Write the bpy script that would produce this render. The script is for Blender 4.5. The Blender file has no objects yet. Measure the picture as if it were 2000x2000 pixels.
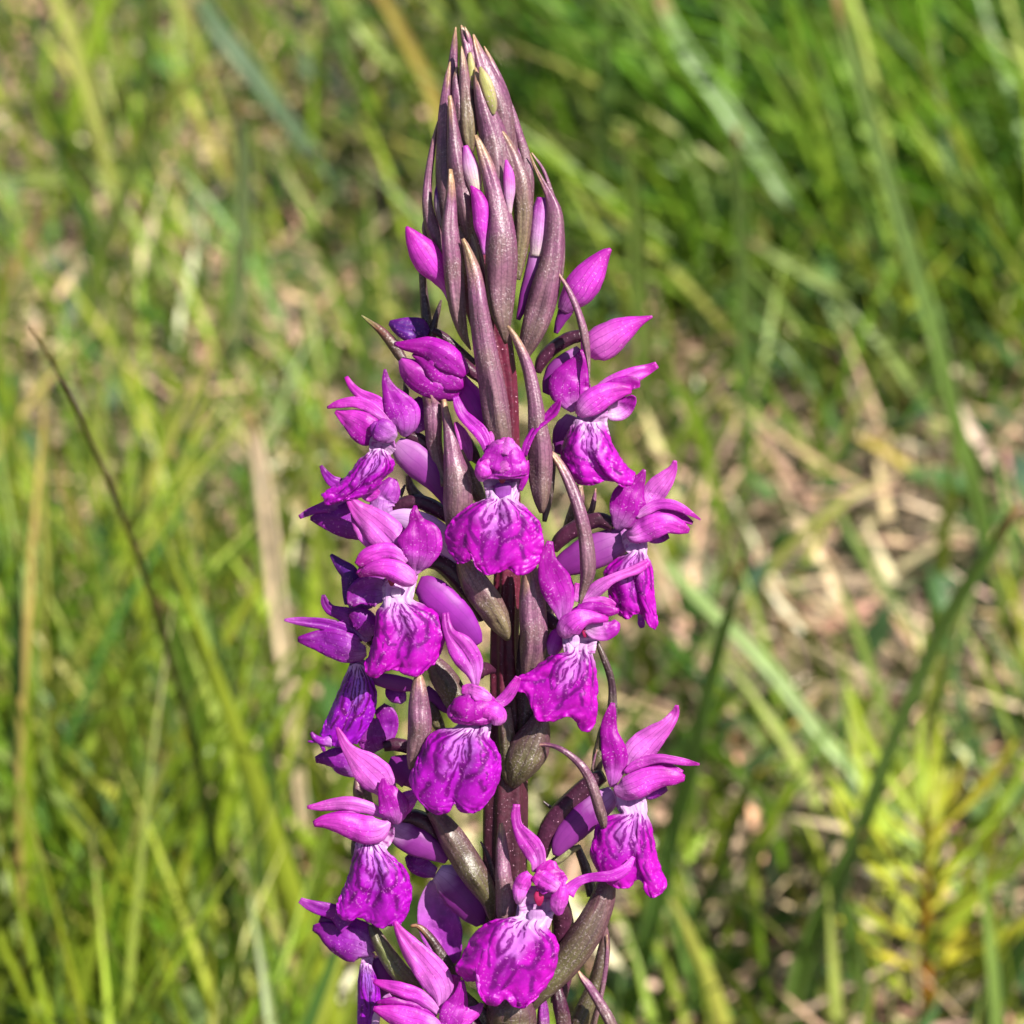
import bpy, math, random
import numpy as np
from mathutils import Vector

random.seed(7); rng = np.random.default_rng(11)
scene = bpy.context.scene
COL = scene.collection

# ------------------------------------------------------------------ camera
PITCH = math.radians(30)
FOC = 0.28                                   # metres from lens to flower spike
UNIT = 0.00005                               # one photograph pixel at the spike
CAM = np.array([0.0, -FOC*math.cos(PITCH), 0.28 + FOC*math.sin(PITCH)])
FWD = np.array([0, math.cos(PITCH), -math.sin(PITCH)])
UPV = np.array([0, math.sin(PITCH), math.cos(PITCH)])
RGT = np.array([1.0, 0, 0])
cd = bpy.data.cameras.new('camera'); cam = bpy.data.objects.new('camera', cd); COL.objects.link(cam)
cam.location = CAM; cam.rotation_euler = (math.pi/2 - PITCH, 0, 0)
cd.sensor_width = 36; cd.sensor_height = 36; cd.lens = 36*FOC/(2000*UNIT)
cd.clip_start = 0.01; cd.clip_end = 200
cd.dof.use_dof = True; cd.dof.focus_distance = FOC - 0.003
cd.dof.aperture_fstop = (cd.lens/1000)/0.0026
scene.camera = cam

# ------------------------------------------------------------------ light
SUN_DIR = Vector((0.60, -0.45, 0.90)).normalized()      # towards the sun
elev = math.asin(SUN_DIR.z); azim = math.atan2(SUN_DIR.x, SUN_DIR.y)
world = bpy.data.worlds.new('World'); scene.world = world; world.use_nodes = True
nt = world.node_tree; nt.nodes.clear()
sky = nt.nodes.new('ShaderNodeTexSky'); sky.sky_type = 'NISHITA'; sky.sun_disc = False
sky.sun_elevation = elev; sky.sun_rotation = azim
bg = nt.nodes.new('ShaderNodeBackground'); bg.inputs[1].default_value = 0.055
wo = nt.nodes.new('ShaderNodeOutputWorld')
nt.links.new(sky.outputs[0], bg.inputs[0]); nt.links.new(bg.outputs[0], wo.inputs[0])
sd = bpy.data.lights.new('sun', 'SUN'); sd.energy = 5.0; sd.angle = math.radians(0.53); sd.color = (1, 0.955, 0.86)
sun = bpy.data.objects.new('sun', sd); COL.objects.link(sun)
sun.rotation_euler = SUN_DIR.to_track_quat('Z', 'Y').to_euler(); sun.location = (1, -1, 2)
scene.view_settings.view_transform = 'Standard'; scene.view_settings.look = 'None'
scene.view_settings.gamma = 1; scene.view_settings.use_curve_mapping = False
scene.view_settings.exposure = 1.12

# ------------------------------------------------------------------ pixel -> place
LEAN = math.radians(22)                      # the spike leans away by this much
PN = np.array([0, -math.cos(LEAN), math.sin(LEAN)])
P0 = CAM + FWD*FOC
CROPS = {'P': (0, 0, 1), 'A': (700, 0, .3106), 'B': (600, 450, .2070), 'C': (950, 450, .2329), 'D': (550, 700, .2070),
         'E': (850, 750, .2070), 'F': (1000, 850, .2070), 'G': (550, 1000, .2070), 'H': (950, 1050, .2070),
         'I': (580, 1250, .2174), 'J': (960, 1350, .2277), 'K': (580, 1500, .2588), 'L': (850, 1550, .2330),
         'M': (0, 0, .5176), 'N': (0, 1000, .5178), 'O': (1200, 0, .5175), 'Q': (1200, 1000, .5175)}
def ray(px, py):
    return FWD*FOC + RGT*((px-1000)*UNIT) + UPV*((1000-py)*UNIT)
def at(px, py, d=0.0):
    r = ray(px, py)
    t = ((P0-CAM).dot(PN) + d*UNIT)/r.dot(PN)
    return CAM + r*t
def ground_at(px, py, z=0.0):
    r = ray(px, py); return CAM + r*((z-CAM[2])/r[2])
def on_plane_y(px, py, y):
    r = ray(px, py); return CAM + r*((y-CAM[1])/r[1])

# ------------------------------------------------------------------ objects
ORIGIN = {}
def link(o, parent=None, org=(0, 0, 0)):
    COL.objects.link(o); ORIGIN[o.name] = np.array(org, float)
    if parent is not None:
        o.parent = parent; o.location = np.array(org)-ORIGIN[parent.name]
    else: o.location = org
    return o
def empty(name, org, label, cat, group=None):
    o = bpy.data.objects.new(name, None); o.empty_display_size = .01; link(o, None, org)
    o['label'] = label; o['category'] = cat
    if group: o['group'] = group
    return o
def mesh_obj(name, V, F, mat, parent=None, col=None, uv=None, smooth=True, org=None):
    V = np.asarray(V, float)
    if org is None: org = V.mean(0)
    org = np.asarray(org, float)
    m = bpy.data.meshes.new(name); m.from_pydata((V-org).tolist(), [], F)
    if col is not None:
        a = m.color_attributes.new('Col', 'FLOAT_COLOR', 'POINT')
        c = np.ones((len(V), 4), np.float32); c[:, :3] = col; a.data.foreach_set('color', c.ravel())
    if uv is not None:
        l = m.uv_layers.new(name='UVMap')
        vi = np.empty(len(m.loops), np.int32); m.loops.foreach_get('vertex_index', vi)
        l.data.foreach_set('uv', np.asarray(uv, np.float32)[vi].ravel())
    if smooth: m.polygons.foreach_set('use_smooth', [True]*len(m.polygons))
    m.materials.append(mat); m.update()
    o = bpy.data.objects.new(name, m); link(o, parent, org); return o

def spline(P, n):                            # Catmull-Rom through rows of P, evenly by chord length
    P = np.asarray(P, float); k = len(P)
    if k == 2: P = np.vstack([P[0], (P[0]+P[1])/2, P[1]]); k = 3
    Q = np.vstack([2*P[0]-P[1], P, 2*P[-1]-P[-2]])
    L = np.maximum(np.linalg.norm(np.diff(P[:, :3], axis=0), axis=1), 1e-9); s = np.concatenate([[0], np.cumsum(L)]); s /= s[-1]
    out = []
    for t in np.linspace(0, 1, n):
        i = min(k-2, max(0, np.searchsorted(s, t, side='right')-1)); f = (t-s[i])/(s[i+1]-s[i])
        a, b, c, d = Q[i], Q[i+1], Q[i+2], Q[i+3]
        out.append(.5*((2*b)+(-a+c)*f+(2*a-5*b+4*c-d)*f*f+(-a+3*b-3*c+d)*f**3))
    return np.array(out)

def wobble(x, y, seed):                      # cheap smooth 2-D noise, about -1..1
    r = np.random.default_rng(seed); z = 0
    for f, a in ((2.1, .5), (4.3, .3), (8.9, .2)):
        p = r.uniform(0, 6.28, 4); q = r.uniform(.6, 1.4, 2)
        z = z + a*np.sin(f*q[0]*x+p[0]+1.7*np.sin(f*.6*y+p[2]))*np.cos(f*q[1]*y+p[1]+1.3*np.sin(f*.7*x+p[3]))*1.6
    return z

def lerpcol(keys, t):
    K = np.array(keys, float); x = np.clip(t, 0, 1)*(len(K)-1); i = np.minimum(x.astype(int), len(K)-2); f = (x-i)[..., None]
    return K[i]*(1-f)+K[i+1]*f

def ribbon(P, W, view, kind, cup, roll, nu, nv, seed, thick, ruffle, fold=0.0, groove=0.0, ridge=0.012):
    """closed mesh swept along P (n x 3 metres), widths W; kind 'shell' is a thin curved leaf, 'tube' is solid."""
    S = spline(np.column_stack([P, W, roll]), nv)
    C = S[:, :3]; W = np.maximum(S[:, 3], 2e-5); R = S[:, 4]
    T = np.gradient(C, axis=0); T /= np.linalg.norm(T, axis=1)[:, None]
    side = np.cross(T, view); side /= np.maximum(np.linalg.norm(side, axis=1), 1e-6)[:, None]
    nor = np.cross(side, T)
    nor *= np.sign((nor*view).sum(1))[:, None]
    s2 = side*np.cos(R)[:, None]+nor*np.sin(R)[:, None]; n2 = nor*np.cos(R)[:, None]-side*np.sin(R)[:, None]
    v = np.linspace(0, 1, nv)[:, None]
    if kind == 'tube':
        m = nu*2; a = np.linspace(0, 2*np.pi, m, endpoint=False)[None, :]
        rr = 1+groove*np.cos(a*7+seed)+.04*wobble(a*1.0, v*5, seed)
        x = np.cos(a)*.5*rr; h = np.sin(a)*.5*cup*rr
        X = x*W[:, None]; H = h*W[:, None]; u = (x+.5)+0*v
    else:
        m = nu*2; uu = np.linspace(0, 1, nu)
        us = np.concatenate([uu, uu[::-1]])[None, :]; front = np.concatenate([np.ones(nu), np.zeros(nu)])[None, :]
        c = 2*us-1
        rs = np.random.default_rng(seed); skew = rs.uniform(-.5, .5)*abs(cup); ph = rs.uniform(0, 6.28)
        prof = cup*(1-np.abs(c)**2.4) - fold*np.exp(-(c/.14)**2) + skew*c*(1-c**2) + ridge*np.cos(10*c+ph*.3)*np.sqrt(np.clip(np.sin(v*np.pi), 0, 1))
        prof = prof + .09*np.abs(c)**6*np.sign(cup+1e-9)*(1 if thick < 5.5*UNIT else 0) + .06*wobble(c*1.3+0*v, v*3+0*c, seed+21)
        wav = ruffle*wobble(us*2.2+seed, v*5, seed)*(np.abs(c)**2)
        jag = 1+.05*ruffle*10*wobble(0*us+3*np.sign(c), v*14, seed+5)*np.abs(c)
        X = c*.5*W[:, None]*jag; H = (prof+wav+.02*wobble(us*3, v*6, seed+2))*W[:, None]
        th = np.minimum(thick, W*.18)[:, None]*(1-.6*np.abs(c)**3)
        H = H+(front-.5)*th; u = us+0*v
    V = C[:, None, :]+s2[:, None, :]*X[..., None]+n2[:, None, :]*H[..., None]
    V = V.reshape(-1, 3); F = []
    for j in range(nv-1):
        for i in range(m):
            i2 = (i+1) % m; F.append((j*m+i, j*m+i2, (j+1)*m+i2, (j+1)*m+i))
    F.append(tuple(range(m-1, -1, -1))); F.append(tuple((nv-1)*m+i for i in range(m)))
    uv = np.stack([u, v+0*u], -1).reshape(-1, 2)
    return V, F, uv

SEED = [1]
def R(name, crop, pts, d, pal, mat, parent, kind='shell', cup=.22, roll=0, nu=9, nv=26, thick=6, ruffle=.03, fold=0.0, groove=0.0, tipdark=None):
    """a petal, bract or stem: pts are (x, y, width) in the crop's own pixels from tip to base, d the height above the stem axis"""
    ox, oy, s = CROPS[crop]; SEED[0] += 1; n = len(pts)
    if np.isscalar(d): d = [d, d]
    dd = np.interp(np.linspace(0, 1, n), np.linspace(0, 1, len(d)), d)
    if n > 3 and kind == 'shell': dd = dd+np.random.default_rng(SEED[0]+77).uniform(-1, 1, n)*4
    if np.isscalar(roll): roll = [roll, roll]
    rr = np.radians(np.interp(np.linspace(0, 1, n), np.linspace(0, 1, len(roll)), roll))
    P = []; W = []
    for (x, y, w), dq in zip(pts, dd):
        p = at(ox+x*s, oy+y*s, dq); P.append(p); W.append(max(w*s, 1.2)*UNIT*(p-CAM).dot(FWD)/FOC)
    V, F, uv = ribbon(np.array(P), W, PN, kind, cup, rr, nu, nv, SEED[0], thick*UNIT, ruffle, fold, groove)
    col = lerpcol(pal, uv[:, 1]+.07*wobble(uv[:, 0]*3, uv[:, 1]*4, SEED[0]))
    e = np.abs(2*uv[:, 0:1]-1)**3; wz = wobble(uv[:, 0]*5, uv[:, 1]*3, SEED[0]+9)[:, None]
    if mat is M_PET: col = col*(1-.35*e)+np.array((.32, .0, .30))*.35*e; col = col*(1+.16*wz)
    elif mat is M_BR and pal is not BD: col = col*(1-.6*e)+np.array((.085, .012, .055))*.6*e; col = col*(1+.22*wz)
    elif mat is M_SPUR:
        col = col*(1+.08*wz)
        if name == 'throat':
            mk = np.clip((wobble(uv[:, 0]*13, uv[:, 1]*8, SEED[0]+40)-.42)*6, 0, 1)[:, None]*.8; col = col*(1-mk)+np.array((.30, .01, .26))*mk
    col = np.clip(col, .002, .9)
    return mesh_obj(name, V, F, mat, parent, col, uv)

def resample(P, n):
    P = np.array([(p[0], p[1], p[2] if len(p) > 2 else 0) for p in P], float)
    return spline(P, n)
def dist_poly(X, Y, line):
    best = np.full(X.shape, 9e9)
    for (x0, y0), (x1, y1) in zip(line[:-1], line[1:]):
        dx, dy = x1-x0, y1-y0; t = np.clip(((X-x0)*dx+(Y-y0)*dy)/(dx*dx+dy*dy+1e-12), 0, 1)
        best = np.minimum(best, np.hypot(X-x0-t*dx, Y-y0-t*dy))
    return best
MARKS = [([(.30, .03), (.22, .18), (.19, .38), (.27, .56), (.36, .62)], .022), ([(.70, .03), (.78, .18), (.82, .38), (.74, .56), (.64, .62)], .022),
         ([(.40, .05), (.34, .22), (.33, .40), (.41, .50), (.45, .40), (.44, .27)], .018), ([(.60, .05), (.66, .22), (.67, .40), (.60, .50), (.55, .40), (.56, .27)], .018),
         ([(.49, .06), (.50, .13)], .016), ([(.50, .18), (.49, .25)], .016), ([(.46, .09), (.44, .15)], .014), ([(.54, .11), (.56, .17)], .014),
         ([(.15, .10), (.09, .30), (.07, .46)], .018), ([(.85, .10), (.92, .30), (.93, .46)], .018),
         ([(.48, .50), (.42, .66), (.44, .80)], .022), ([(.54, .50), (.60, .64), (.57, .80)], .022), ([(.24, .66), (.20, .80)], .02), ([(.77, .66), (.82, .78)], .02),
         ([(.22, .05), (.13, .22)], .014), ([(.78, .05), (.88, .22)], .014)]
def lip(crop, top, left, right, bottom, d, parent, mat, bulge=.20, neckd=0, tone=0, pale=1.0, n=96, rufamp=1.0, side=0.0, neck=0.0):
    """the flower's lip: a Coons patch between four edge curves, bent back at the sides, ruffled at the rim"""
    ox, oy, s = CROPS[crop]; SEED[0] += 1; sd = SEED[0]; r = np.random.default_rng(sd)
    # left: top-left -> bottom-left ; right: top-right -> bottom-right ; bottom: bottom-left -> bottom-right
    Lc, Rc, Tc, Bc = (resample(q, n) for q in (left, right, top, bottom))
    u = np.linspace(0, 1, n)[None, :, None]; v = np.linspace(0, 1, n)[:, None, None]
    c = (1-v)*Tc[None]+v*Bc[None]+(1-u)*Lc[:, None]+u*Rc[:, None]
    c = c-((1-u)*(1-v)*Tc[0]+u*(1-v)*Tc[-1]+(1-u)*v*Bc[0]+u*v*Bc[-1])
    U = np.repeat(u[..., 0], n, 0); Vv = np.repeat(v[..., 0], n, 1)
    size = (np.abs(Lc[:, 0].min()-Rc[:, 0].max()))*s
    px = ox+c[..., 0]*s; py = oy+c[..., 1]*s
    cc = 2*U-1
    edge = np.maximum(np.abs(cc)**4, np.clip((Vv-.82)/.18, 0, 1)**1.5)
    relief = (1-np.abs(cc)**3.2)-.42*np.exp(-(cc/.26)**2)*np.clip(Vv*2.2, 0, 1)-.55*np.clip((np.abs(cc)-.72)/.28, 0, 1)**1.5
    dep = d+c[..., 2]+bulge*.80*size*relief*np.sin(np.clip(Vv, 0, 1)*np.pi*.74+.35)
    dep += neckd*(1-Vv)**3 + side*cc*size
    if neck: dep -= .20*size*(1-cc**2)*np.exp(-(Vv/(neck*.9))**2)+.10*size*np.exp(-(Vv/(neck*.9))**2)
    dep += .022*size*np.cos(cc*8+sd)*np.clip(Vv*2, 0, 1)*(1-.5*edge)            # lengthwise folds
    dep += rufamp*size*(.032*wobble(U*2.0, Vv*2.0, sd)+.05*edge*wobble(U*5, Vv*5, sd+3))
    jx = edge*size*.010*wobble(U*9, Vv*9, sd+7); jy = edge*size*.012*wobble(U*9, Vv*9, sd+8)
    px = px+jx; py = py+jy
    G = np.array([[at(px[j, i], py[j, i], dep[j, i]) for i in range(n)] for j in range(n)])
    gu = np.gradient(G, axis=1); gv = np.gradient(G, axis=0); N = np.cross(gv, gu); N /= np.maximum(np.linalg.norm(N, axis=2), 1e-12)[..., None]
    N *= np.sign(N.dot(PN).mean())
    th = 6*UNIT*(1-.6*edge)[..., None]
    V = np.vstack([(G+N*th/2).reshape(-1, 3), (G-N*th/2).reshape(-1, 3)]); F = []; o = n*n
    for j in range(n-1):
        for i in range(n-1):
            a = j*n+i; F.append((a, a+1, a+n+1, a+n)); F.append((o+a, o+a+n, o+a+n+1, o+a+1))
    rim = [j*n for j in range(n)]+[(n-1)*n+i for i in range(1, n)]+[j*n+n-1 for j in range(n-2, -1, -1)]+[i for i in range(n-2, 0, -1)]
    for a, b in zip(rim, rim[1:]+rim[:1]): F.append((a, b, o+b, o+a))
    Vg = Vv; Vv = np.clip((Vv-neck)/(1-neck), -.15, 1)
    # colour: white throat, lilac middle, magenta rim, dark loops and dashes
    white = np.array((.60, .34, .62)); lil = np.array((.56, .15, .62)); mag = np.array((.40, .002, .375)); dark = np.array((.14, .0, .16))
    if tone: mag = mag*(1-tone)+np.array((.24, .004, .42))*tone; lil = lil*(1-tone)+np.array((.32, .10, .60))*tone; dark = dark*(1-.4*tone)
    nz = wobble(U*5, Vv*5, sd+11)*.10
    rr = np.clip(np.hypot(cc*.95, np.maximum(Vv-.18, 0)*1.28)*np.clip(.4+Vv*4, .3, 1)+nz, 0, 1.3)
    m1 = np.clip((rr-.26)/.34, 0, 1)[..., None]; m1 = m1*m1*(3-2*m1)
    col = lil*(1-m1)+mag*m1
    m0 = (np.clip(1-Vv/.19+nz, 0, 1)*pale)[..., None]; col = col*(1-m0)+white*m0
    marks = [(l, w*1.15) for l, w in MARKS if r.random() < .93]
    for u0 in np.linspace(.28, .72, 4):                      # broken streaks fanning out of the throat
        v0 = r.uniform(.04, .12)
        while v0 < .62:
            ln = r.uniform(.04, .13); f0 = 1+.55*v0; q = .5+(u0-.5)*f0; b = r.uniform(-.025, .025)
            marks.append(([(q, v0), (q+b, v0+ln*.5), (.5+(u0-.5)*(1+.55*(v0+ln)), v0+ln)], r.uniform(.007, .012)))
            v0 += ln+r.uniform(.06, .14)
    jit = r.uniform(-.02, .02, (len(marks), 2))
    Uw = U+.016*wobble(U*4, Vv*5, sd+13); Vw = Vv+.02*wobble(U*4, Vv*4, sd+14)
    mk = np.zeros_like(U)
    ctr = (np.exp(-(cc/.34)**2)*np.clip((Vv-.30)/.2, 0, 1)*np.clip((.95-Vv)/.3, 0, 1)*.28)[..., None]
    col = col*(1-ctr)+np.array((.20, .008, .34))*ctr
    for k, (ln, w) in enumerate(marks):
        ds = dist_poly(Uw, Vw, [(a+jit[k, 0], b+jit[k, 1]) for a, b in ln])
        w2 = w*(.95+.3*wobble(U*9, Vv*13, sd+k))
        mk = np.maximum(mk, np.clip(1.7-ds/np.maximum(w2, .004)*1.1, 0, 1))
    bl = np.clip((wobble(U*7, Vv*7, sd+31)-.15)*2.2, 0, 1)*np.clip(m1[..., 0]*1.3, 0, 1)*.45; col = col*(1-bl[..., None])+np.array((.22, .0, .26))*bl[..., None]
    mk = (mk*.95)[..., None]; col = col*(1-mk)+dark*mk
    col = np.vstack([col.reshape(-1, 3), (lil*.5+mag*.5)[None].repeat(n*n, 0)])
    uv = np.tile(np.stack([U, Vg], -1).reshape(-1, 2), (2, 1))
    return mesh_obj('lip', V, F, mat, parent, col, uv)

# ------------------------------------------------------------------ materials
def newmat(name):
    m = bpy.data.materials.new(name); m.use_nodes = True; m.node_tree.nodes.clear()
    T = m.node_tree
    def N(t, **k):
        n = T.nodes.new(t)
        for a, b in k.items(): setattr(n, a, b)
        return n
    return m, T, N
def math_(T, N, op, a, b=None, clamp=False):
    n = N('ShaderNodeMath', operation=op); n.use_clamp = clamp
    for i, x in enumerate((a, b)):
        if x is None: continue
        if isinstance(x, (int, float)): n.inputs[i].default_value = x
        else: T.links.new(x, n.inputs[i])
    return n.outputs[0]
def mixc(T, N, fac, a, b, blend='MIX'):
    n = N('ShaderNodeMix', data_type='RGBA', blend_type=blend)
    for i, x in ((0, fac), (6, a), (7, b)):
        if isinstance(x, (int, float)): n.inputs[i].default_value = x
        elif isinstance(x, tuple): n.inputs[i].default_value = (*x, 1)
        else: T.links.new(x, n.inputs[i])
    return n.outputs[2]
def plant_mat(name, rough=.45, trans=.3, vein=.0, veinscale=9, mottle=.2, mscale=900, speck=None, speckscale=4200, speckthr=.22, speckamt=.6,
              bump=.25, bscale=2600, spec=.4, attr='Col', dark=(.05, 0, .05), patch=None, sheen=0.0):
    m, T, N = newmat(name); L = T.links.new
    at_ = N('ShaderNodeAttribute', attribute_name=attr); tc = N('ShaderNodeTexCoord'); uv = tc.outputs['UV']; ob = tc.outputs['Object']
    c = at_.outputs['Color']
    n1 = N('ShaderNodeTexNoise'); n1.inputs['Scale'].default_value = mscale; n1.inputs['Detail'].default_value = 3; L(ob, n1.inputs['Vector'])
    f = N('ShaderNodeMapRange'); f.inputs[1].default_value = .3; f.inputs[2].default_value = .7; f.inputs[3].default_value = 1-mottle; f.inputs[4].default_value = 1+mottle
    L(n1.outputs[0], f.inputs[0])
    mul = N('ShaderNodeVectorMath', operation='SCALE'); L(c, mul.inputs[0]); L(f.outputs[0], mul.inputs['Scale']); c = mul.outputs[0]
    if patch:
        n2 = N('ShaderNodeTexNoise'); n2.inputs['Scale'].default_value = 260; n2.inputs['Detail'].default_value = 2; L(ob, n2.inputs['Vector'])
        g = math_(T, N, 'MULTIPLY', math_(T, N, 'SUBTRACT', n2.outputs[0], .45), 4, True)
        c = mixc(T, N, math_(T, N, 'MULTIPLY', g, .38), c, patch)
    if vein:
        sp = N('ShaderNodeSeparateXYZ'); L(uv, sp.inputs[0])
        nz = N('ShaderNodeTexNoise'); nz.inputs['Scale'].default_value = 3.2; nz.inputs['Detail'].default_value = 2; L(uv, nz.inputs['Vector'])
        x = math_(T, N, 'ADD', sp.outputs[0], math_(T, N, 'MULTIPLY', math_(T, N, 'SUBTRACT', nz.outputs[0], .5), .16))
        w = math_(T, N, 'ABSOLUTE', math_(T, N, 'SINE', math_(T, N, 'MULTIPLY', math_(T, N, 'SUBTRACT', x, .5), veinscale)))
        w = math_(T, N, 'SUBTRACT', 1, math_(T, N, 'MULTIPLY', w, 3.2), True)
        w = math_(T, N, 'MULTIPLY', w, vein)
        c = mixc(T, N, w, c, dark)
    bn = N('ShaderNodeTexNoise'); bn.inputs['Scale'].default_value = bscale; bn.inputs['Detail'].default_value = 4; L(ob, bn.inputs['Vector'])
    h = bn.outputs[0]
    if speck:
        vo = N('ShaderNodeTexNoise'); vo.inputs['Scale'].default_value = speckscale; vo.inputs['Detail'].default_value = 1; L(ob, vo.inputs['Vector'])
        big = N('ShaderNodeTexNoise'); big.inputs['Scale'].default_value = 330; big.inputs['Detail'].default_value = 2; L(ob, big.inputs['Vector'])
        pat = math_(T, N, 'MULTIPLY', math_(T, N, 'SUBTRACT', big.outputs[0], .40), 4.5, True)
        k = math_(T, N, 'MULTIPLY', math_(T, N, 'SUBTRACT', vo.outputs[0], .80-speckthr), 9, True)
        k = math_(T, N, 'MULTIPLY', k, math_(T, N, 'ADD', math_(T, N, 'MULTIPLY', pat, .85), .15))
        c = mixc(T, N, math_(T, N, 'MULTIPLY', k, speckamt), c, speck)
        h = math_(T, N, 'ADD', h, math_(T, N, 'MULTIPLY', k, .8))
    b = N('ShaderNodeBump'); b.inputs['Strength'].default_value = bump; b.inputs['Distance'].default_value = .00012; L(h, b.inputs['Height'])
    p = N('ShaderNodeBsdfPrincipled'); L(c, p.inputs['Base Color']); p.inputs['Roughness'].default_value = rough
    p.inputs['Specular IOR Level'].default_value = spec; L(b.outputs[0], p.inputs['Normal'])
    if sheen: p.inputs['Sheen Weight'].default_value = sheen; p.inputs['Sheen Roughness'].default_value = .4
    tr = N('ShaderNodeBsdfTranslucent'); L(c, tr.inputs[0]); L(b.outputs[0], tr.inputs['Normal'])
    mx = N('ShaderNodeMixShader'); mx.inputs[0].default_value = trans; L(p.outputs[0], mx.inputs[1]); L(tr.outputs[0], mx.inputs[2])
    out = N('ShaderNodeOutputMaterial'); L(mx.outputs[0], out.inputs[0]); return m

M_PET = plant_mat('petal', rough=.45, trans=.42, vein=.62, veinscale=17, dark=(.20, .0, .20), mottle=.16, mscale=700, speck=(.80, .34, .76), speckthr=.19, speckamt=.55, bump=.3)
M_LIP = plant_mat('lip', rough=.42, trans=.28, mottle=.12, mscale=1500, speck=(.80, .24, .74), speckthr=.20, speckamt=.42, speckscale=3600, bump=.22, bscale=2200, spec=.35)
M_SPUR = plant_mat('spur', rough=.5, trans=.30, vein=.35, veinscale=12, dark=(.16, .01, .2), mottle=.10, mscale=500, bump=.12)
M_BR = plant_mat('bract', rough=.40, trans=.10, vein=.65, veinscale=17, dark=(.055, .012, .045), mottle=.26, mscale=3600, speck=(.48, .38, .42), speckthr=.24, speckamt=.30, speckscale=4600, bump=.35, bscale=4200, spec=.5, patch=(.14, .125, .06))
M_OV = plant_mat('ovary', rough=.40, trans=.05, mottle=.3, mscale=1500, speck=(.55, .25, .4), speckthr=.12, speckamt=.8, bump=.6, bscale=3500)
M_STEM = plant_mat('stem', rough=.45, trans=.05, vein=.35, veinscale=20, dark=(.05, .004, .02), mottle=.3, mscale=1800, speck=(.7, .35, .5), speckthr=.13, speckamt=.8, bump=.5)
M_COLN = plant_mat('column', rough=.35, trans=.2, mottle=.3, mscale=1500)

PK = [(.42, .01, .34), (.60, .05, .55), (.60, .06, .58), (.66, .24, .64)]      # bright pink-violet
PL = [(.46, .02, .38), (.64, .12, .58), (.64, .13, .62), (.66, .24, .66)]       # paler
MG = [(.30, .003, .26), (.38, .006, .36), (.42, .02, .42), (.54, .22, .58)]     # magenta, pale base
DP = [(.15, .004, .16), (.26, .01, .34), (.28, .02, .36), (.42, .16, .50)]      # purple, shade of the side flowers put into the colour
VI = [(.07, .008, .16), (.10, .014, .24), (.12, .02, .26), (.12, .02, .24)]     # blue-violet
SP = [(.20, .018, .22), (.21, .020, .23), (.22, .025, .24), (.22, .03, .24)]       # spur lilac, darkened in the colour for the shade beneath
SQ = [(.44, .18, .46), (.28, .05, .30), (.22, .022, .24), (.18, .014, .20)]       # spur, white at the mouth, the rest darkened to stand for shade
WH = [(.38, .10, .40), (.54, .28, .54), (.58, .34, .58), (.54, .26, .56)]
BR = [(.40, .25, .12), (.20, .07, .145), (.19, .07, .135), (.18, .07, .125), (.16, .085, .10), (.12, .075, .06)]
BO = [(.36, .24, .12), (.18, .08, .115), (.16, .095, .085), (.15, .115, .06), (.13, .105, .05)]       # olive bract
BD = [(.09, .05, .05), (.05, .025, .035), (.045, .022, .032), (.05, .03, .03)]                   # bract coloured dark, as if seen against the light
BG = [(.14, .06, .07), (.085, .05, .045), (.075, .06, .03), (.08, .07, .028), (.055, .035, .025)]
OV = [(.035, .008, .020), (.045, .010, .026), (.06, .012, .035), (.05, .01, .03)]
STM = [(.10, .010, .03), (.09, .008, .026), (.10, .010, .028), (.045, .010, .02), (.035, .012, .02), (.04, .02, .02)]
BUDY = [(.40, .38, .12), (.50, .50, .16), (.42, .42, .12), (.3, .3, .1)]
BUDC = [(.48, .03, .46), (.66, .36, .60), (.70, .60, .50), (.64, .58, .40)]
BUDP = [(.36, .02, .36), (.58, .20, .60), (.62, .36, .60), (.60, .50, .46)]

exec_parts = True
# ================================================================== the orchid
base = at(992, 2000, 0); foot = np.array([base[0]+.004, base[1]-.035, 0.0])
orchid = empty('orchid', foot, 'tall purple orchid spike with open flowers below and dark pointed bracts at its tip', 'flower')

# stem, from the soil up into the closed tip
def build_stem():
    px = [(878, 300, 20), (905, 470, 60), (950, 620, 70), (982, 740, 50), (990, 900, 46), (990, 1100, 50), (984, 1250, 54), (988, 1420, 66), (986, 1560, 84), (984, 1700, 84), (986, 1850, 90), (992, 2010, 96)]
    P = [at(x, y, 0) for x, y, w in px]; W = [w*UNIT for x, y, w in px]
    P += [foot+np.array([-.001, .018, .14]), foot+np.array([0, .004, .05]), foot+np.array([0, 0, -.01])]; W += [.0055, .006, .0065]
    V, F, uv = ribbon(np.array(P), W, PN, 'tube', 1.0, np.zeros(len(P)), 24, 120, 3, 0, 0, groove=.10)
    col = lerpcol(STM, uv[:, 1]*3.0)
    mesh_obj('stem', V, F, M_STEM, orchid, col, uv)
build_stem()
# basal leaves outside the frame, near the soil
for k, (ax, ay, w) in enumerate([(.09, .05, .022), (-.10, .02, .024), (.03, -.06, .02)]):
    P = np.array([foot+np.array([ax, ay, .13]), foot+np.array([ax*.7, ay*.7, .12]), foot+np.array([ax*.3, ay*.3, .07]), foot+np.array([0, 0, .02])])
    V, F, uv = ribbon(P, [.001, w*.8, w, .008], np.array([0, -.3, 1.0]), 'shell', -.15, np.zeros(4), 9, 26, 30+k, .0005, .02)
    mesh_obj('leaf', V, F, M_BR, orchid, np.tile(np.array((.05, .10, .02)), (len(V), 1)), uv)

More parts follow.
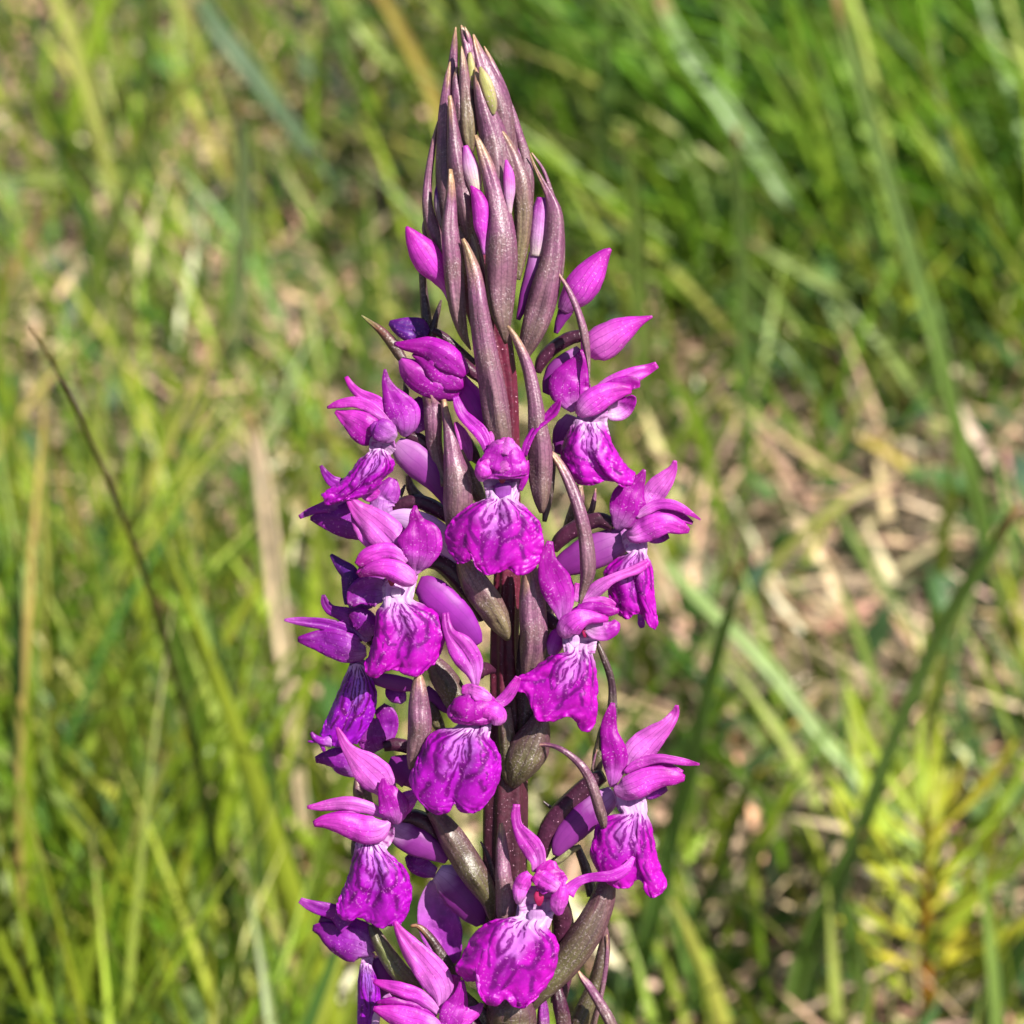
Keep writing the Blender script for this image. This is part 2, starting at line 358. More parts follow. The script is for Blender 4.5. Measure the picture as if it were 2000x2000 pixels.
def BRACT(crop, pts, d, pal=BR, cup=.42, roll=0, fold=None, **k):
    if fold is None: fold = (.07, -.06, .05)[SEED[0] % 3]
    cup *= .78
    return R('bract', crop, pts, d, pal, M_BR, orchid, cup=cup, roll=roll, fold=fold, ruffle=.012, thick=7, nu=11, nv=30, **k)
def BUD(crop, pts, d, pal, cup=.8, **k): return R('bud', crop, pts, d, pal, M_PET, orchid, kind='tube', cup=cup, groove=.035, **k)

# ---- closed tip: bracts from the back to the front
BRACT('A', [(790, 290, 8), (835, 400, 50), (900, 600, 100), (950, 850, 110), (960, 1050, 90)], [-10, 0])
BRACT('A', [(612, 170, 10), (602, 300, 45), (588, 500, 75), (565, 700, 95), (560, 900, 110)], [-5, 5])
BRACT('A', [(645, 158, 12), (672, 230, 60), (695, 320, 75), (700, 450, 90), (690, 600, 100), (680, 700, 80)], [0, 10])
BRACT('A', [(668, 168, 8), (690, 230, 34), (705, 300, 40), (712, 380, 50), (715, 500, 50)], [4, 12])
BUD('A', [(700, 330, 20), (708, 400, 50), (715, 470, 50), (715, 560, 30)], [20, 26], BUDY)
BRACT('A', [(722, 215, 12), (750, 320, 70), (800, 480, 150), (860, 650, 200), (890, 850, 190), (890, 1000, 130)], [0, 20])
BUD('A', [(765, 420, 20), (795, 500, 72), (825, 590, 80), (845, 670, 60), (850, 720, 20)], [48, 56], BUDY, cup=.5)
BRACT('A', [(868, 488, 6), (905, 560, 24), (960, 680, 40), (1010, 850, 58), (1050, 1000, 78), (1066, 1150, 80), (1070, 1300, 60)], [0, -5, -8])
BRACT('A', [(648, 290, 8), (660, 400, 50), (680, 600, 98), (692, 760, 116), (700, 880, 92), (705, 960, 40)], [22, 38], BO)
BRACT('A', [(622, 420, 16), (612, 520, 50), (635, 700, 90), (655, 830, 90), (665, 920, 60)], [16, 28])
BRACT('A', [(577, 388, 8), (560, 500, 44), (542, 700, 76), (540, 900, 100), (548, 1100, 120), (560, 1300, 100), (570, 1450, 60)], [10, 30])
BUD('A', [(655, 850, 30), (655, 930, 60), (660, 1000, 60)], 20, BUDY)
BRACT('A', [(736, 425, 10), (760, 540, 74), (800, 700, 130), (845, 850, 180), (870, 1000, 190), (880, 1130, 160), (890, 1300, 90)], [34, 52])
BUD('A', [(672, 915, 30), (690, 990, 84), (712, 1080, 108), (735, 1180, 80), (745, 1300, 40)], [58, 62], BUDC)
BUD('A', [(925, 850, 10), (930, 940, 40), (935, 1000, 30)], 40, BUDC)
BUD('A', [(1010, 930, 16), (1018, 1000, 44), (1028, 1080, 30)], -4, BUDC)
BRACT('A', [(866, 782, 8), (905, 850, 52), (965, 980, 100), (1018, 1150, 128), (1035, 1300, 124), (1030, 1450, 112), (1015, 1600, 90), (1000, 1760, 36)], [40, 50, 46], BO)
BUD('A', [(928, 1005, 16), (945, 1090, 66), (952, 1180, 72), (950, 1270, 50), (955, 1345, 18)], [84, 84], [PK[1], PL[1], (.66, .40, .62), (.66, .5, .5)], cup=.5)
BRACT('A', [(574, 600, 24), (585, 700, 52), (600, 860, 88), (622, 1020, 130), (648, 1180, 145), (665, 1320, 118), (685, 1440, 70), (690, 1520, 20)], [40, 58])
BUD('A', [(525, 1095, 20), (522, 1180, 76), (515, 1280, 84), (520, 1380, 50), (525, 1440, 20)], [16, 20], [VI[0], VI[1], (.5, .4, .38), (.5, .42, .3)])
BRACT('A', [(502, 955, 8), (500, 1030, 30), (500, 1130, 30), (505, 1250, 30)], 4, BD)
BRACT('A', [(500, 762, 8), (480, 860, 30), (455, 1000, 44), (436, 1150, 54), (434, 1280, 66), (455, 1400, 88), (490, 1500, 96), (515, 1620, 70), (530, 1720, 30)], [0, 20, 30])
BUD('A', [(706, 1168, 14), (745, 1230, 80), (772, 1320, 108), (775, 1420, 98), (785, 1500, 60), (800, 1600, 36)], [82, 84], PK)
BUD('A', [(1150, 1240, 50), (1145, 1320, 104), (1138, 1420, 108), (1128, 1520, 96), (1120, 1610, 84)], [40, 44], BUDP)
R('bud_spur', 'A', [(1110, 1590, 80), (1095, 1700, 90), (1060, 1820, 80), (1030, 1930, 60), (1005, 2010, 30)], [40, 30], SQ, M_SPUR, orchid, kind='tube', cup=.8)
BRACT('A', [(737, 850, 22), (765, 920, 54), (812, 1050, 96), (855, 1200, 128), (885, 1350, 158), (898, 1500, 190), (900, 1640, 204), (895, 1800, 190), (900, 1950, 150), (915, 2070, 80), (925, 2160, 20)], [66, 84, 70])
BRACT('A', [(578, 1065, 26), (582, 1150, 48), (580, 1280, 78), (575, 1420, 104), (590, 1600, 124), (606, 1780, 124), (625, 1950, 104), (660, 2100, 60), (706, 2200, 10)], [70, 84, 60])
BRACT('A', [(655, 1500, 24), (680, 1560, 50), (718, 1680, 88), (740, 1790, 104), (752, 1900, 118), (775, 2060, 136), (805, 2240, 154), (842, 2440, 168), (872, 2640, 172), (900, 2800, 130), (905, 2890, 60)], [92, 110, 96])
BRACT('A', [(1078, 965, 8), (1110, 1050, 22), (1160, 1150, 36), (1205, 1240, 62), (1232, 1340, 104), (1234, 1480, 126), (1215, 1640, 146), (1180, 1790, 176), (1145, 1930, 186), (1105, 2060, 160), (1060, 2180, 110), (1030, 2270, 40)], [40, 60, 40])
BRACT('A', [(1262, 1360, 8), (1282, 1450, 26), (1285, 1600, 30), (1278, 1750, 20)], [30, 34])
BRACT('A', [(640, 1420, 60), (670, 1500, 110), (700, 1620, 120), (730, 1760, 90)], 30, BO)
BRACT('A', [(440, 1320, 10), (425, 1420, 50), (430, 1500, 40)], 6)
# buds beside the tip
BUD('A', [(302, 1425, 16), (335, 1480, 90), (395, 1570, 176), (455, 1660, 186), (510, 1740, 120), (550, 1820, 56), (575, 1900, 24)], [70, 40], PK, nv=34)
BUD('A', [(1586, 1566, 22), (1540, 1610, 90), (1460, 1720, 190), (1390, 1820, 210), (1330, 1890, 150), (1290, 1950, 90)], [60, 30], PK, nv=34)
R('bud_spur', 'C', [(700, 560, 150), (670, 660, 130), (620, 760, 90), (580, 860, 40)], [34, 20], SP, M_SPUR, orchid, kind='tube', cup=.7)

# ---- small bracts behind and beside
BRACT('B', [(1085, 400, 66), (1098, 560, 76), (1112, 720, 92), (1130, 880, 100), (1140, 1000, 90), (1160, 1200, 60)], -20, BD)
BRACT('B', [(1265, 655, 16), (1240, 740, 44), (1205, 860, 60), (1185, 980, 70), (1200, 1100, 50)], -12, BD)
BRACT('B', [(513, 803, 14), (600, 870, 46), (700, 950, 80), (790, 1050, 104), (870, 1170, 100), (940, 1280, 60)], [-30, -10], [(.3, .3, .1), (.12, .04, .02), (.06, .02, .02), (.04, .015, .02)])
BRACT('B', [(1180, 940, 60), (1290, 1000, 76), (1400, 1100, 80), (1500, 1190, 80), (1590, 1260, 60)], -5, OV, cup=.5)
BRACT('B', [(938, 1330, 40), (935, 1440, 56), (930, 1560, 60)], -30, BD)
BRACT('P', [(1038, 298, 3), (1060, 330, 7), (1075, 370, 9), (1090, 420, 12)], 10, BR)

# ---- long thin bract standing in front on the right
BRACT('C', [(578, 298, 8), (610, 370, 22), (668, 460, 38), (728, 580, 54), (775, 700, 62), (812, 830, 72), (835, 950, 66), (852, 1060, 44), (862, 1180, 18), (864, 1320, 8)], [66, 84, 84])
BRACT('C', [(176, 800, 24), (230, 880, 56), (300, 1020, 84), (352, 1160, 104), (384, 1300, 116), (410, 1450, 128), (428, 1620, 160), (446, 1780, 196), (452, 1920, 212), (452, 2060, 200), (456, 2190, 160), (462, 2290, 110), (464, 2370, 40)], [104, 120, 104])
BRACT('E', [(1110, 560, 10), (1110, 700, 60), (1090, 900, 80), (1060, 1100, 90), (1030, 1300, 40)], 62, BD)
BRACT('F', [(358, 145, 26), (400, 200, 66), (450, 270, 80), (505, 370, 96), (562, 500, 108), (615, 640, 118), (660, 800, 128), (692, 960, 136), (712, 1120, 150), (716, 1280, 150), (690, 1400, 104), (662, 1500, 66), (640, 1590, 30)], [110, 130, 124])
BRACT('F', [(790, 500, 14), (775, 600, 44), (760, 680, 56), (735, 740, 60)], -6, BR)
BRACT('F', [(640, 470, 60), (620, 640, 130), (560, 800, 120), (500, 900, 60)], -20, BO)
BRACT('D', [(1370, 240, 90), (1400, 340, 150), (1425, 440, 180), (1430, 600, 170), (1440, 800, 150), (1480, 1000, 130), (1540, 1200, 120)], [54, 50, 40])
BRACT('D', [(1528, 390, 50), (1545, 500, 72), (1575, 660, 104), (1598, 800, 140), (1622, 950, 190), (1652, 1100, 252), (1665, 1250, 280), (1660, 1400, 276), (1640, 1520, 210), (1620, 1640, 120)], [70, 96, 90])
BRACT('D', [(1700, 860, 20), (1740, 1000, 80), (1800, 1160, 130), (1855, 1290, 130), (1900, 1380, 60)], 66, BO)
BRACT('D', [(1165, 1190, 16), (1130, 1270, 44), (1100, 1330, 40), (1080, 1400, 30)], 0, BD)
BRACT('D', [(1190, 1100, 40), (1220, 1220, 90), (1300, 1330, 120), (1420, 1420, 130)], 0, BG)
BRACT('H', [(-240, 200, 110), (-170, 330, 220), (-80, 480, 270), (20, 620, 270), (110, 770, 230), (170, 880, 150), (200, 960, 60)], [60, 74, 56], BO)
BRACT('H', [(400, 250, 120), (420, 400, 190), (432, 560, 246), (440, 740, 262), (450, 900, 266), (440, 1060, 250), (420, 1200, 200), (390, 1350, 100)], [80, 84, 60])
BRACT('H', [(560, 360, 60), (560, 700, 100), (560, 1000, 90)], 50, OV)
BRACT('P', [(1066, 1110, 30), (1052, 1200, 60), (1040, 1300, 64), (1034, 1400, 54), (1022, 1470, 30)], 20, BD)

# long dark bract curving down the right side
BRACT('H', [(1015, 920, 20), (1050, 1000, 46), (1100, 1120, 62), (1155, 1260, 70), (1185, 1400, 72), (1190, 1560, 90), (1180, 1700, 110), (1140, 1860, 120), (1110, 2000, 70)], -10, BD)
BRACT('J', [(1010, 240, 80), (960, 340, 84), (935, 450, 90), (915, 560, 100), (905, 680, 80)], -16, BG)
BRACT('J', [(905, 500, 10), (880, 590, 26), (862, 690, 26)], -10, BR)

# bracts low on the stem
BRACT('J', [(420, 200, 120), (390, 330, 240), (330, 480, 340), (270, 610, 300), (215, 720, 200), (175, 820, 60)], [56, 60, 46], BG)
BRACT('J', [(300, 520, 14), (350, 480, 26), (430, 458, 34), (520, 468, 40), (610, 505, 50), (700, 570, 60), (780, 650, 76), (840, 750, 86), (885, 870, 92), (920, 990, 96), (950, 1090, 90), (965, 1170, 50)], [70, 110, 96])
BRACT('I', [(1092, 308, 60), (1095, 380, 116), (1095, 480, 160), (1098, 600, 196), (1104, 720, 214), (1100, 840, 210), (1075, 960, 180), (1050, 1060, 130), (1030, 1160, 60)], [110, 118, 100])
BRACT('I', [(1185, 540, 30), (1225, 640, 100), (1270, 760, 110), (1320, 840, 60)], 20, BG)
BRACT('I', [(1200, 160, 120), (1290, 300, 220), (1380, 440, 240), (1440, 580, 200), (1480, 720, 80)], [40, 50], BG)
BRACT('I', [(1890, 600, 60), (1880, 750, 130), (1890, 900, 150), (1900, 1050, 140), (1900, 1200, 120), (1905, 1290, 50)], 48, BG)
BRACT('I', [(1050, 1290, 30), (1130, 1400, 60), (1250, 1600, 130), (1350, 1800, 130)], 46, BD)
BRACT('K', [(1010, 320, 90), (1090, 410, 150), (1170, 530, 200), (1250, 660, 214), (1330, 790, 210), (1400, 900, 180), (1450, 1010, 120), (1462, 1100, 70), (1468, 1150, 20)], [60, 70, 56], BG)
BRACT('L', [(552, 245, 30), (556, 330, 70), (558, 440, 100), (566, 560, 122), (574, 700, 140), (590, 820, 172), (602, 920, 190), (600, 1020, 170), (590, 1120, 60)], [84, 96, 90])
BRACT('L', [(380, 400, 14), (440, 520, 40), (470, 640, 60), (490, 760, 50)], 44, OV)
BRACT('L', [(905, 62, 10), (940, 95, 26), (990, 135, 34)], -20, BD)
BRACT('L', [(1430, 700, 110), (1425, 800, 180), (1390, 930, 220), (1320, 1080, 250), (1220, 1240, 270), (1120, 1380, 264), (1010, 1520, 230), (920, 1640, 170), (850, 1740, 100), (800, 1830, 40)], [40, 60, 50], BG)
BRACT('L', [(1190, 440, 60), (1220, 520, 70), (1258, 620, 84), (1290, 740, 90), (1310, 860, 80)], -20, BD)
BRACT('L', [(1430, 1100, 30), (1420, 1250, 90), (1395, 1420, 124), (1350, 1600, 150), (1290, 1760, 180), (1230, 1900, 190), (1180, 2030, 180)], -10, BG)
BRACT('L', [(1440, 1180, 10), (1440, 1350, 36), (1420, 1520, 44), (1390, 1700, 40), (1330, 1950, 40)], 4, BR)
BRACT('L', [(1195, 1480, 20), (1230, 1540, 50), (1285, 1610, 74), (1345, 1700, 84), (1400, 1790, 92), (1450, 1880, 98), (1500, 1990, 100)], [30, 60], BR)
BRACT('L', [(660, 1700, 300), (640, 1800, 400), (640, 1900, 420), (640, 2050, 420)], 66, BG, cup=.5)
BRACT('L', [(1010, 1600, 60), (1040, 1740, 120), (1070, 1880, 130), (1090, 2040, 120)], 10, OV)
BRACT('L', [(900, 1700, 40), (905, 1800, 90), (905, 1950, 110), (905, 2060, 110)], 16, SP)
BRACT('K', [(560, 1180, 60), (610, 1290, 110), (680, 1410, 134), (760, 1520, 150), (850, 1620, 140), (930, 1700, 70)], [50, 56], [BG[1], (.12, .14, .045), (.14, .17, .05), (.14, .18, .05)])
BRACT('K', [(858, 1195, 26), (900, 1190, 34), (950, 1220, 54), (1010, 1290, 70), (1070, 1380, 80), (1130, 1470, 80), (1200, 1560, 60)], 40, [(.25, .12, .05), (.05, .03, .02), (.03, .015, .02), (.03, .015, .02)])
BRACT('K', [(1230, 1680, 60), (1320, 1780, 90), (1400, 1870, 110), (1460, 1980, 110)], 50, BD)
BRACT('K', [(432, 540, 40), (436, 640, 60), (440, 720, 40)], -30, BD)
BRACT('P', [(700, 1515, 14), (706, 1545, 34), (716, 1580, 30)], -20, BO)
BRACT('P', [(1090, 1740, 30), (1100, 1810, 44), (1100, 1890, 40), (1090, 1960, 30)], -20, OV)

# ================================================================== flowers
def flower(crop, pts, d, pal=OV, cup=.95, mat=None):
    """the ovary carries the flower; sepals, petals, lip, spur and column hang from it"""
    return R('flower', crop, pts, d, pal, mat or M_OV, orchid, kind='tube', cup=cup, groove=.07)
def SEP(f, crop, pts, d, pal=MG, **k):
    pts = [(x, y, w*1.15) for x, y, w in pts]
    k['cup'] = k.get('cup', .16)*.62; k.setdefault('fold', .05); k.setdefault('thick', 5); return R('sepal', crop, pts, d, pal, M_PET, f, **k)
def PET(f, crop, pts, d, pal=PK, **k):
    pts = [(x, y, w*1.13) for x, y, w in pts]
    k['cup'] = k.get('cup', .34)*.68; k.setdefault('fold', .03); k.setdefault('thick', 5); return R('petal', crop, pts, d, pal, M_PET, f, **k)
def SPUR(f, crop, pts, d, pal=SP, **k):
    pts = [(x, y, w*.92) for x, y, w in pts]; k.setdefault('groove', .03)
    k.setdefault('cup', .5); return R('spur', crop, pts, d, pal, M_SPUR, f, kind='tube', **k)
def THROAT(f, crop, pts, d, pal=WH, **k):
    k.setdefault('cup', -.22); return R('throat', crop, pts, d, pal, M_SPUR, f, **k)
def COLUMN(f, crop, x, y, w, h, d, c=(.24, .0, .05)):
    c = (c[0]*.6, c[1]*.5, c[2]*.8); w *= .8; h *= .8
    return R('column', crop, [(x, y-h/2, w*.5), (x, y-h/4, w), (x, y+h/6, w*.8), (x, y+h/2, w*.3)], d, [c, (c[0]*1.7, c[1]+.02, c[2]+.06), c, c], M_COLN, f, kind='tube', nv=10, nu=6)
def MOUTH(f, crop, x, y, w, h, d, c=(.20, .03, .26)):
    return R('spur_mouth', crop, [(x, y-h/2, w*.7), (x, y-h/5, w), (x, y+h/5, w*.85), (x, y+h/2, w*.25)], d, [c, c, (c[0]*1.5, c[1]*2, c[2]*1.5), c], M_SPUR, f, kind='tube', cup=.35, nv=14)

# -- B: half open bud, upper left
f = flower('B', [(1400, 1180, 60), (1470, 1260, 120), (1560, 1340, 110), (1640, 1420, 60)], 30)
SEP(f, 'B', [(775, 870, 40), (850, 900, 130), (950, 930, 200), (1050, 960, 230), (1130, 1000, 120)], -8, VI, cup=.3)
PET(f, 'B', [(880, 1215, 50), (960, 1300, 190), (1080, 1400, 240), (1230, 1480, 210), (1370, 1530, 150), (1460, 1560, 60)], [60, 50], [(.5, .06, .46)]+MG[1:3]+MG[1:2], cup=.5)
PET(f, 'B', [(990, 1170, 20), (1080, 1205, 110), (1190, 1270, 210), (1310, 1360, 240), (1410, 1440, 170), (1460, 1490, 60)], [70, 70], MG[:3]+MG[1:2], cup=.34)
SEP(f, 'B', [(822, 1068, 30), (910, 1085, 80), (1030, 1090, 130), (1160, 1110, 190), (1300, 1190, 230), (1420, 1290, 180), (1490, 1370, 90)], [72, 80], MG[:3]+MG[1:2], cup=.42)
SPUR(f, 'B', [(1440, 1380, 120), (1480, 1500, 230), (1550, 1620, 270), (1610, 1740, 230), (1660, 1860, 140), (1700, 1940, 50)], [40, 56, 60], [MG[1], MG[1], (.36, .02, .40), (.36, .03, .42)])
# small pale petal of a flower behind the bracts
f = flower('D', [(1640, 640, 40), (1720, 760, 120), (1800, 900, 120), (1860, 980, 60)], 20)
PET(f, 'D', [(1640, 600, 30), (1690, 720, 120), (1735, 860, 130), (1775, 970, 50)], 36, PL)

# -- C: right, below the buds
f = flower('C', [(800, 880, 100), (690, 910, 110), (560, 990, 110), (470, 1090, 100), (430, 1190, 60)], [26, 14])
SPUR(f, 'C', [(800, 1010, 130), (720, 1090, 200), (620, 1180, 230), (550, 1270, 180), (500, 1370, 70)], 30, SQ)
BUD('C', [(1392, 722, 20), (1300, 755, 80), (1200, 800, 170), (1090, 865, 260), (980, 940, 300), (900, 990, 260), (865, 1030, 180)], [70, 44], [PK[0], PK[1], PL[1], PL[1]], nv=34)
SPUR(f, 'C', [(730, 1560, 140), (690, 1660, 250), (650, 1760, 230), (600, 1870, 120)], [30, 26], SQ)
SEP(f, 'C', [(800, 1000, 14), (780, 1080, 110), (740, 1180, 230), (705, 1280, 310), (700, 1370, 290), (715, 1450, 170), (735, 1520, 50)], [60, 56], MG, cup=.26)
SEP(f, 'C', [(1432, 1125, 50), (1350, 1165, 80), (1240, 1210, 120), (1130, 1260, 140), (1010, 1310, 120), (900, 1370, 60)], [66, 70], PK)
SEP(f, 'C', [(1290, 1280, 60), (1200, 1280, 110), (1080, 1310, 120), (960, 1370, 100), (860, 1440, 40)], [84, 76], MG[:3]+MG[1:2])
PET(f, 'C', [(1235, 1390, 40), (1200, 1440, 110), (1130, 1500, 160), (1050, 1530, 120), (1000, 1520, 60)], [70, 64], [MG[1], MG[2], (.6, .25, .6), (.7, .5, .7)], cup=-.25)
THROAT(f, 'C', [(900, 1480, 240), (890, 1560, 260), (900, 1640, 230), (920, 1740, 240)], [66, 76])
COLUMN(f, 'C', 960, 1490, 60, 100, 84, (.4, .03, .12))
PET(f, 'C', [(1215, 1330, 60), (1120, 1340, 120), (1010, 1370, 170), (900, 1430, 200), (820, 1500, 160), (780, 1550, 70)], [88, 96, 90], PK, cup=.36)
lip('F', [(300, -40), (370, -20), (430, -20)][0:1]*0+[(600, -150), (730, -120), (850, -130)], [(600, -150), (530, -30), (470, 100), (462, 240), (520, 370), (620, 462)],
    [(850, -130), (900, -20), (970, 130), (1040, 240), (1110, 310), (1170, 370)], [(620, 462), (740, 470), (840, 440), (900, 430), (980, 445), (1050, 492), (1120, 470), (1170, 370)], 92, f, M_LIP, pale=1.0)

# -- D: upper left, sun behind
f = flower('D', [(1180, 720, 80), (1290, 760, 120), (1400, 850, 120), (1500, 960, 80)], [30, 20])
SPUR(f, 'D', [(1080, 800, 150), (1170, 880, 290), (1290, 980, 330), (1400, 1090, 290), (1480, 1210, 190), (1530, 1330, 90), (1550, 1400, 40)], [36, 40, 44], SQ, nv=34)
SEP(f, 'D', [(1240, 400, 120), (1300, 480, 200), (1310, 580, 180), (1240, 680, 90)], [28, 30], DP, cup=.3)
SEP(f, 'D', [(975, 100, 20), (985, 200, 70), (1020, 300, 130), (1080, 410, 240), (1140, 520, 300), (1160, 620, 240), (1155, 700, 110), (1140, 735, 40)], [60, 48], [DP[0], (.36, .01, .38), (.40, .02, .44), (.5, .22, .56)], cup=.3)
SEP(f, 'D', [(608, 172, 34), (660, 260, 64), (730, 330, 86), (810, 380, 120), (900, 440, 150), (980, 530, 130), (1050, 610, 50)], [50, 60], PK)
SEP(f, 'D', [(430, 465, 20), (540, 430, 70), (680, 410, 90), (800, 440, 100), (900, 510, 90), (1020, 610, 40)], [64, 66], PK)
PET(f, 'D', [(505, 500, 30), (590, 545, 120), (700, 600, 230), (800, 670, 270), (880, 730, 200), (930, 770, 60)], [62, 58], [PK[0], PK[1], MG[1], MG[2]], cup=.3)
PET(f, 'D', [(850, 610, 40), (890, 640, 150), (960, 680, 200), (1030, 720, 160), (1080, 745, 60)], [84, 76], [(.34, .03, .42), (.36, .03, .44), (.46, .14, .52), (.55, .3, .6)], cup=.4)
THROAT(f, 'D', [(990, 740, 180), (960, 800, 260), (930, 870, 220), (910, 930, 160)], [70, 74], WH)
lip('D', [(830, 890), (900, 850), (990, 880)], [(830, 890), (730, 960), (650, 1070), (560, 1160), (460, 1230), (375, 1285)], [(990, 880), (1055, 970), (1045, 1050), (960, 1140), (900, 1230), (760, 1310)],
    [(375, 1285), (400, 1330), (420, 1385), (500, 1370), (600, 1340), (680, 1330), (760, 1310)], 84, f, M_LIP, tone=.25, bulge=.16)
# -- D2: below it, turned away
f = flower('D', [(1050, 1440, 90), (1150, 1370, 120), (1280, 1350, 130), (1420, 1400, 140), (1560, 1490, 120), (1640, 1560, 60)], [10, 24])
SPUR(f, 'G', [(1000, 60, 120), (1150, 60, 200), (1320, 130, 280), (1480, 250, 300), (1600, 400, 220), (1680, 520, 100)], [24, 34, 40], [(.5, .25, .6), (.66, .40, .74), (.7, .42, .74), (.5, .2, .56)])
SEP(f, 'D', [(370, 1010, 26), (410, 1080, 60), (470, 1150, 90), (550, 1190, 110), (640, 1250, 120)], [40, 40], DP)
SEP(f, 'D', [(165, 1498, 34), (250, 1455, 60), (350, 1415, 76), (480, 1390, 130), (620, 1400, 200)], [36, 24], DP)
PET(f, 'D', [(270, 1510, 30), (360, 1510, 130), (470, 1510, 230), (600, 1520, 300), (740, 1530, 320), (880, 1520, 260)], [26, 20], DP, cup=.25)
SEP(f, 'D', [(1050, 1130, 70), (1020, 1220, 190), (970, 1320, 240), (960, 1420, 200), (1000, 1480, 110)], [14, 18], [(.34, .02, .38), (.40, .06, .46), (.46, .16, .54), (.5, .24, .58)], cup=.3)
SEP(f, 'D', [(920, 1240, 30), (880, 1290, 60), (820, 1320, 60), (760, 1300, 30)], 50, PK)

# -- E: centre, facing the lens
f = flower('E', [(640, 700, 100), (640, 620, 150), (660, 560, 120), (700, 500, 60)], [80, 70, 40])
SEP(f, 'E', [(190, 118, 60), (215, 200, 84), (262, 290, 96), (340, 370, 110), (420, 450, 120), (475, 550, 100), (500, 660, 60)], [96, 110, 128], [(.3, .01, .34), (.44, .02, .46), (.5, .03, .5), (.5, .05, .5)], roll=[30, 0], fold=.2)
SEP(f, 'E', [(510, 450, 40), (525, 510, 60), (520, 580, 50)], 118, PL)
SEP(f, 'E', [(1180, 150, 40), (1130, 250, 96), (1050, 330, 90), (960, 410, 76), (900, 500, 72), (860, 590, 66), (835, 680, 50)], [128, 134, 130], MG[:3], roll=[-30, -50, 0], fold=.12)
PET(f, 'E', [(660, 545, 120), (655, 600, 260), (650, 680, 350), (645, 760, 400), (640, 840, 390), (640, 890, 340)], [122, 140, 136], [(.50, .12, .52), (.40, .012, .40), (.42, .015, .42), (.46, .04, .48)], cup=.30)
SEP(f, 'E', [(600, 560, 60), (640, 570, 130), (690, 600, 150), (760, 640, 60)], [134, 146], PL, cup=.3, ruffle=.12, roll=15)
SEP(f, 'E', [(500, 560, 20), (555, 585, 60), (620, 580, 90), (700, 580, 90), (780, 620, 50), (810, 660, 20)], [130, 140], PL, cup=.3, ruffle=.1)
PET(f, 'E', [(520, 700, 70), (480, 750, 140), (455, 820, 150), (440, 880, 100), (432, 920, 40)], [142, 134], PK, cup=.45)
PET(f, 'E', [(600, 830, 40), (660, 785, 130), (740, 770, 170), (810, 790, 150), (850, 830, 60)], [148, 140], [PL[1], PL[1], PK[1], PK[1]], cup=.45)
PET(f, 'E', [(850, 720, 60), (850, 800, 70), (840, 900, 60), (800, 1000, 40)], 126, MG[:3])
THROAT(f, 'E', [(630, 840, 380), (630, 920, 360), (635, 1000, 330), (640, 1080, 300), (640, 1130, 280)], [116, 128], WH, cup=-.12)
COLUMN(f, 'E', 632, 905, 90, 80, 142, (.34, .01, .05))
MOUTH(f, 'E', 638, 1015, 160, 170, 128)
lip('E', [(455, 885), (630, 875), (805, 885)], [(455, 885), (470, 985), (480, 1080), (370, 1130), (230, 1210), (120, 1330), (95, 1450), (130, 1590), (210, 1695)],
    [(805, 885), (785, 985), (765, 1085), (850, 1160), (960, 1270), (1012, 1400), (1012, 1540), (975, 1680), (890, 1790)], [(210, 1695), (290, 1690), (355, 1650), (400, 1750), (490, 1800), (590, 1785), (675, 1755), (760, 1790), (890, 1790)], 138, f, M_LIP, bulge=.11, neck=.2)

# -- F: far right
f = flower('F', [(960, 850, 130), (830, 800, 140), (690, 830, 150), (560, 900, 150), (460, 980, 140), (390, 1080, 90)], [40, 24, 14])
SPUR(f, 'F', [(1100, 980, 200), (1000, 1010, 290), (850, 1070, 350), (700, 1130, 350), (570, 1190, 300), (470, 1250, 220), (400, 1320, 90)], [36, 24], SQ, nv=34)
SEP(f, 'F', [(1250, 322, 26), (1215, 400, 90), (1160, 480, 180), (1110, 570, 280), (1085, 680, 300), (1050, 780, 240), (1010, 850, 120), (1000, 895, 40)], [60, 50], [(.28, .01, .24), MG[1], MG[1], (.6, .24, .64)], cup=.22)
SEP(f, 'F', [(1540, 238, 30), (1515, 320, 80), (1450, 410, 150), (1380, 490, 190), (1320, 570, 180), (1270, 650, 110), (1240, 700, 30)], [50, 46], PL)
SEP(f, 'F', [(1780, 798, 14), (1690, 740, 44), (1590, 685, 76), (1480, 650, 90), (1370, 655, 90), (1260, 710, 80), (1170, 780, 30)], [64, 66], PK)
PET(f, 'F', [(1705, 830, 30), (1600, 780, 90), (1480, 740, 120), (1350, 730, 130), (1230, 760, 90), (1160, 800, 30)], [56, 58], MG[:3]+MG[1:2], cup=-.2)
PET(f, 'F', [(1480, 945, 50), (1400, 970, 80), (1320, 965, 90), (1250, 940, 50)], [54, 52], DP)
PET(f, 'F', [(1672, 905, 40), (1590, 870, 120), (1470, 830, 170), (1350, 850, 210), (1240, 900, 200), (1150, 940, 140), (1090, 930, 50)], [84, 88, 76], PK, cup=.34)
THROAT(f, 'F', [(1060, 880, 100), (1120, 950, 200), (1170, 1040, 220), (1190, 1120, 170), (1190, 1180, 160)], [60, 66], WH)
COLUMN(f, 'F', 1205, 1005, 40, 50, 74, (.3, .02, .12))
lip('F', [(1030, 930), (1150, 920), (1270, 950)], [(1030, 930), (1060, 1030), (1090, 1110), (980, 1170), (900, 1240), (868, 1310), (900, 1430), (930, 1570), (1010, 1700)], [(1270, 950), (1268, 1040), (1270, 1130), (1320, 1220), (1336, 1350), (1345, 1500), (1360, 1640), (1382, 1760), (1350, 1838)],
    [(1010, 1700), (1090, 1738), (1160, 1690), (1230, 1700), (1280, 1790), (1350, 1838)], 66, f, M_LIP, bulge=.16, side=.05, neck=.2)
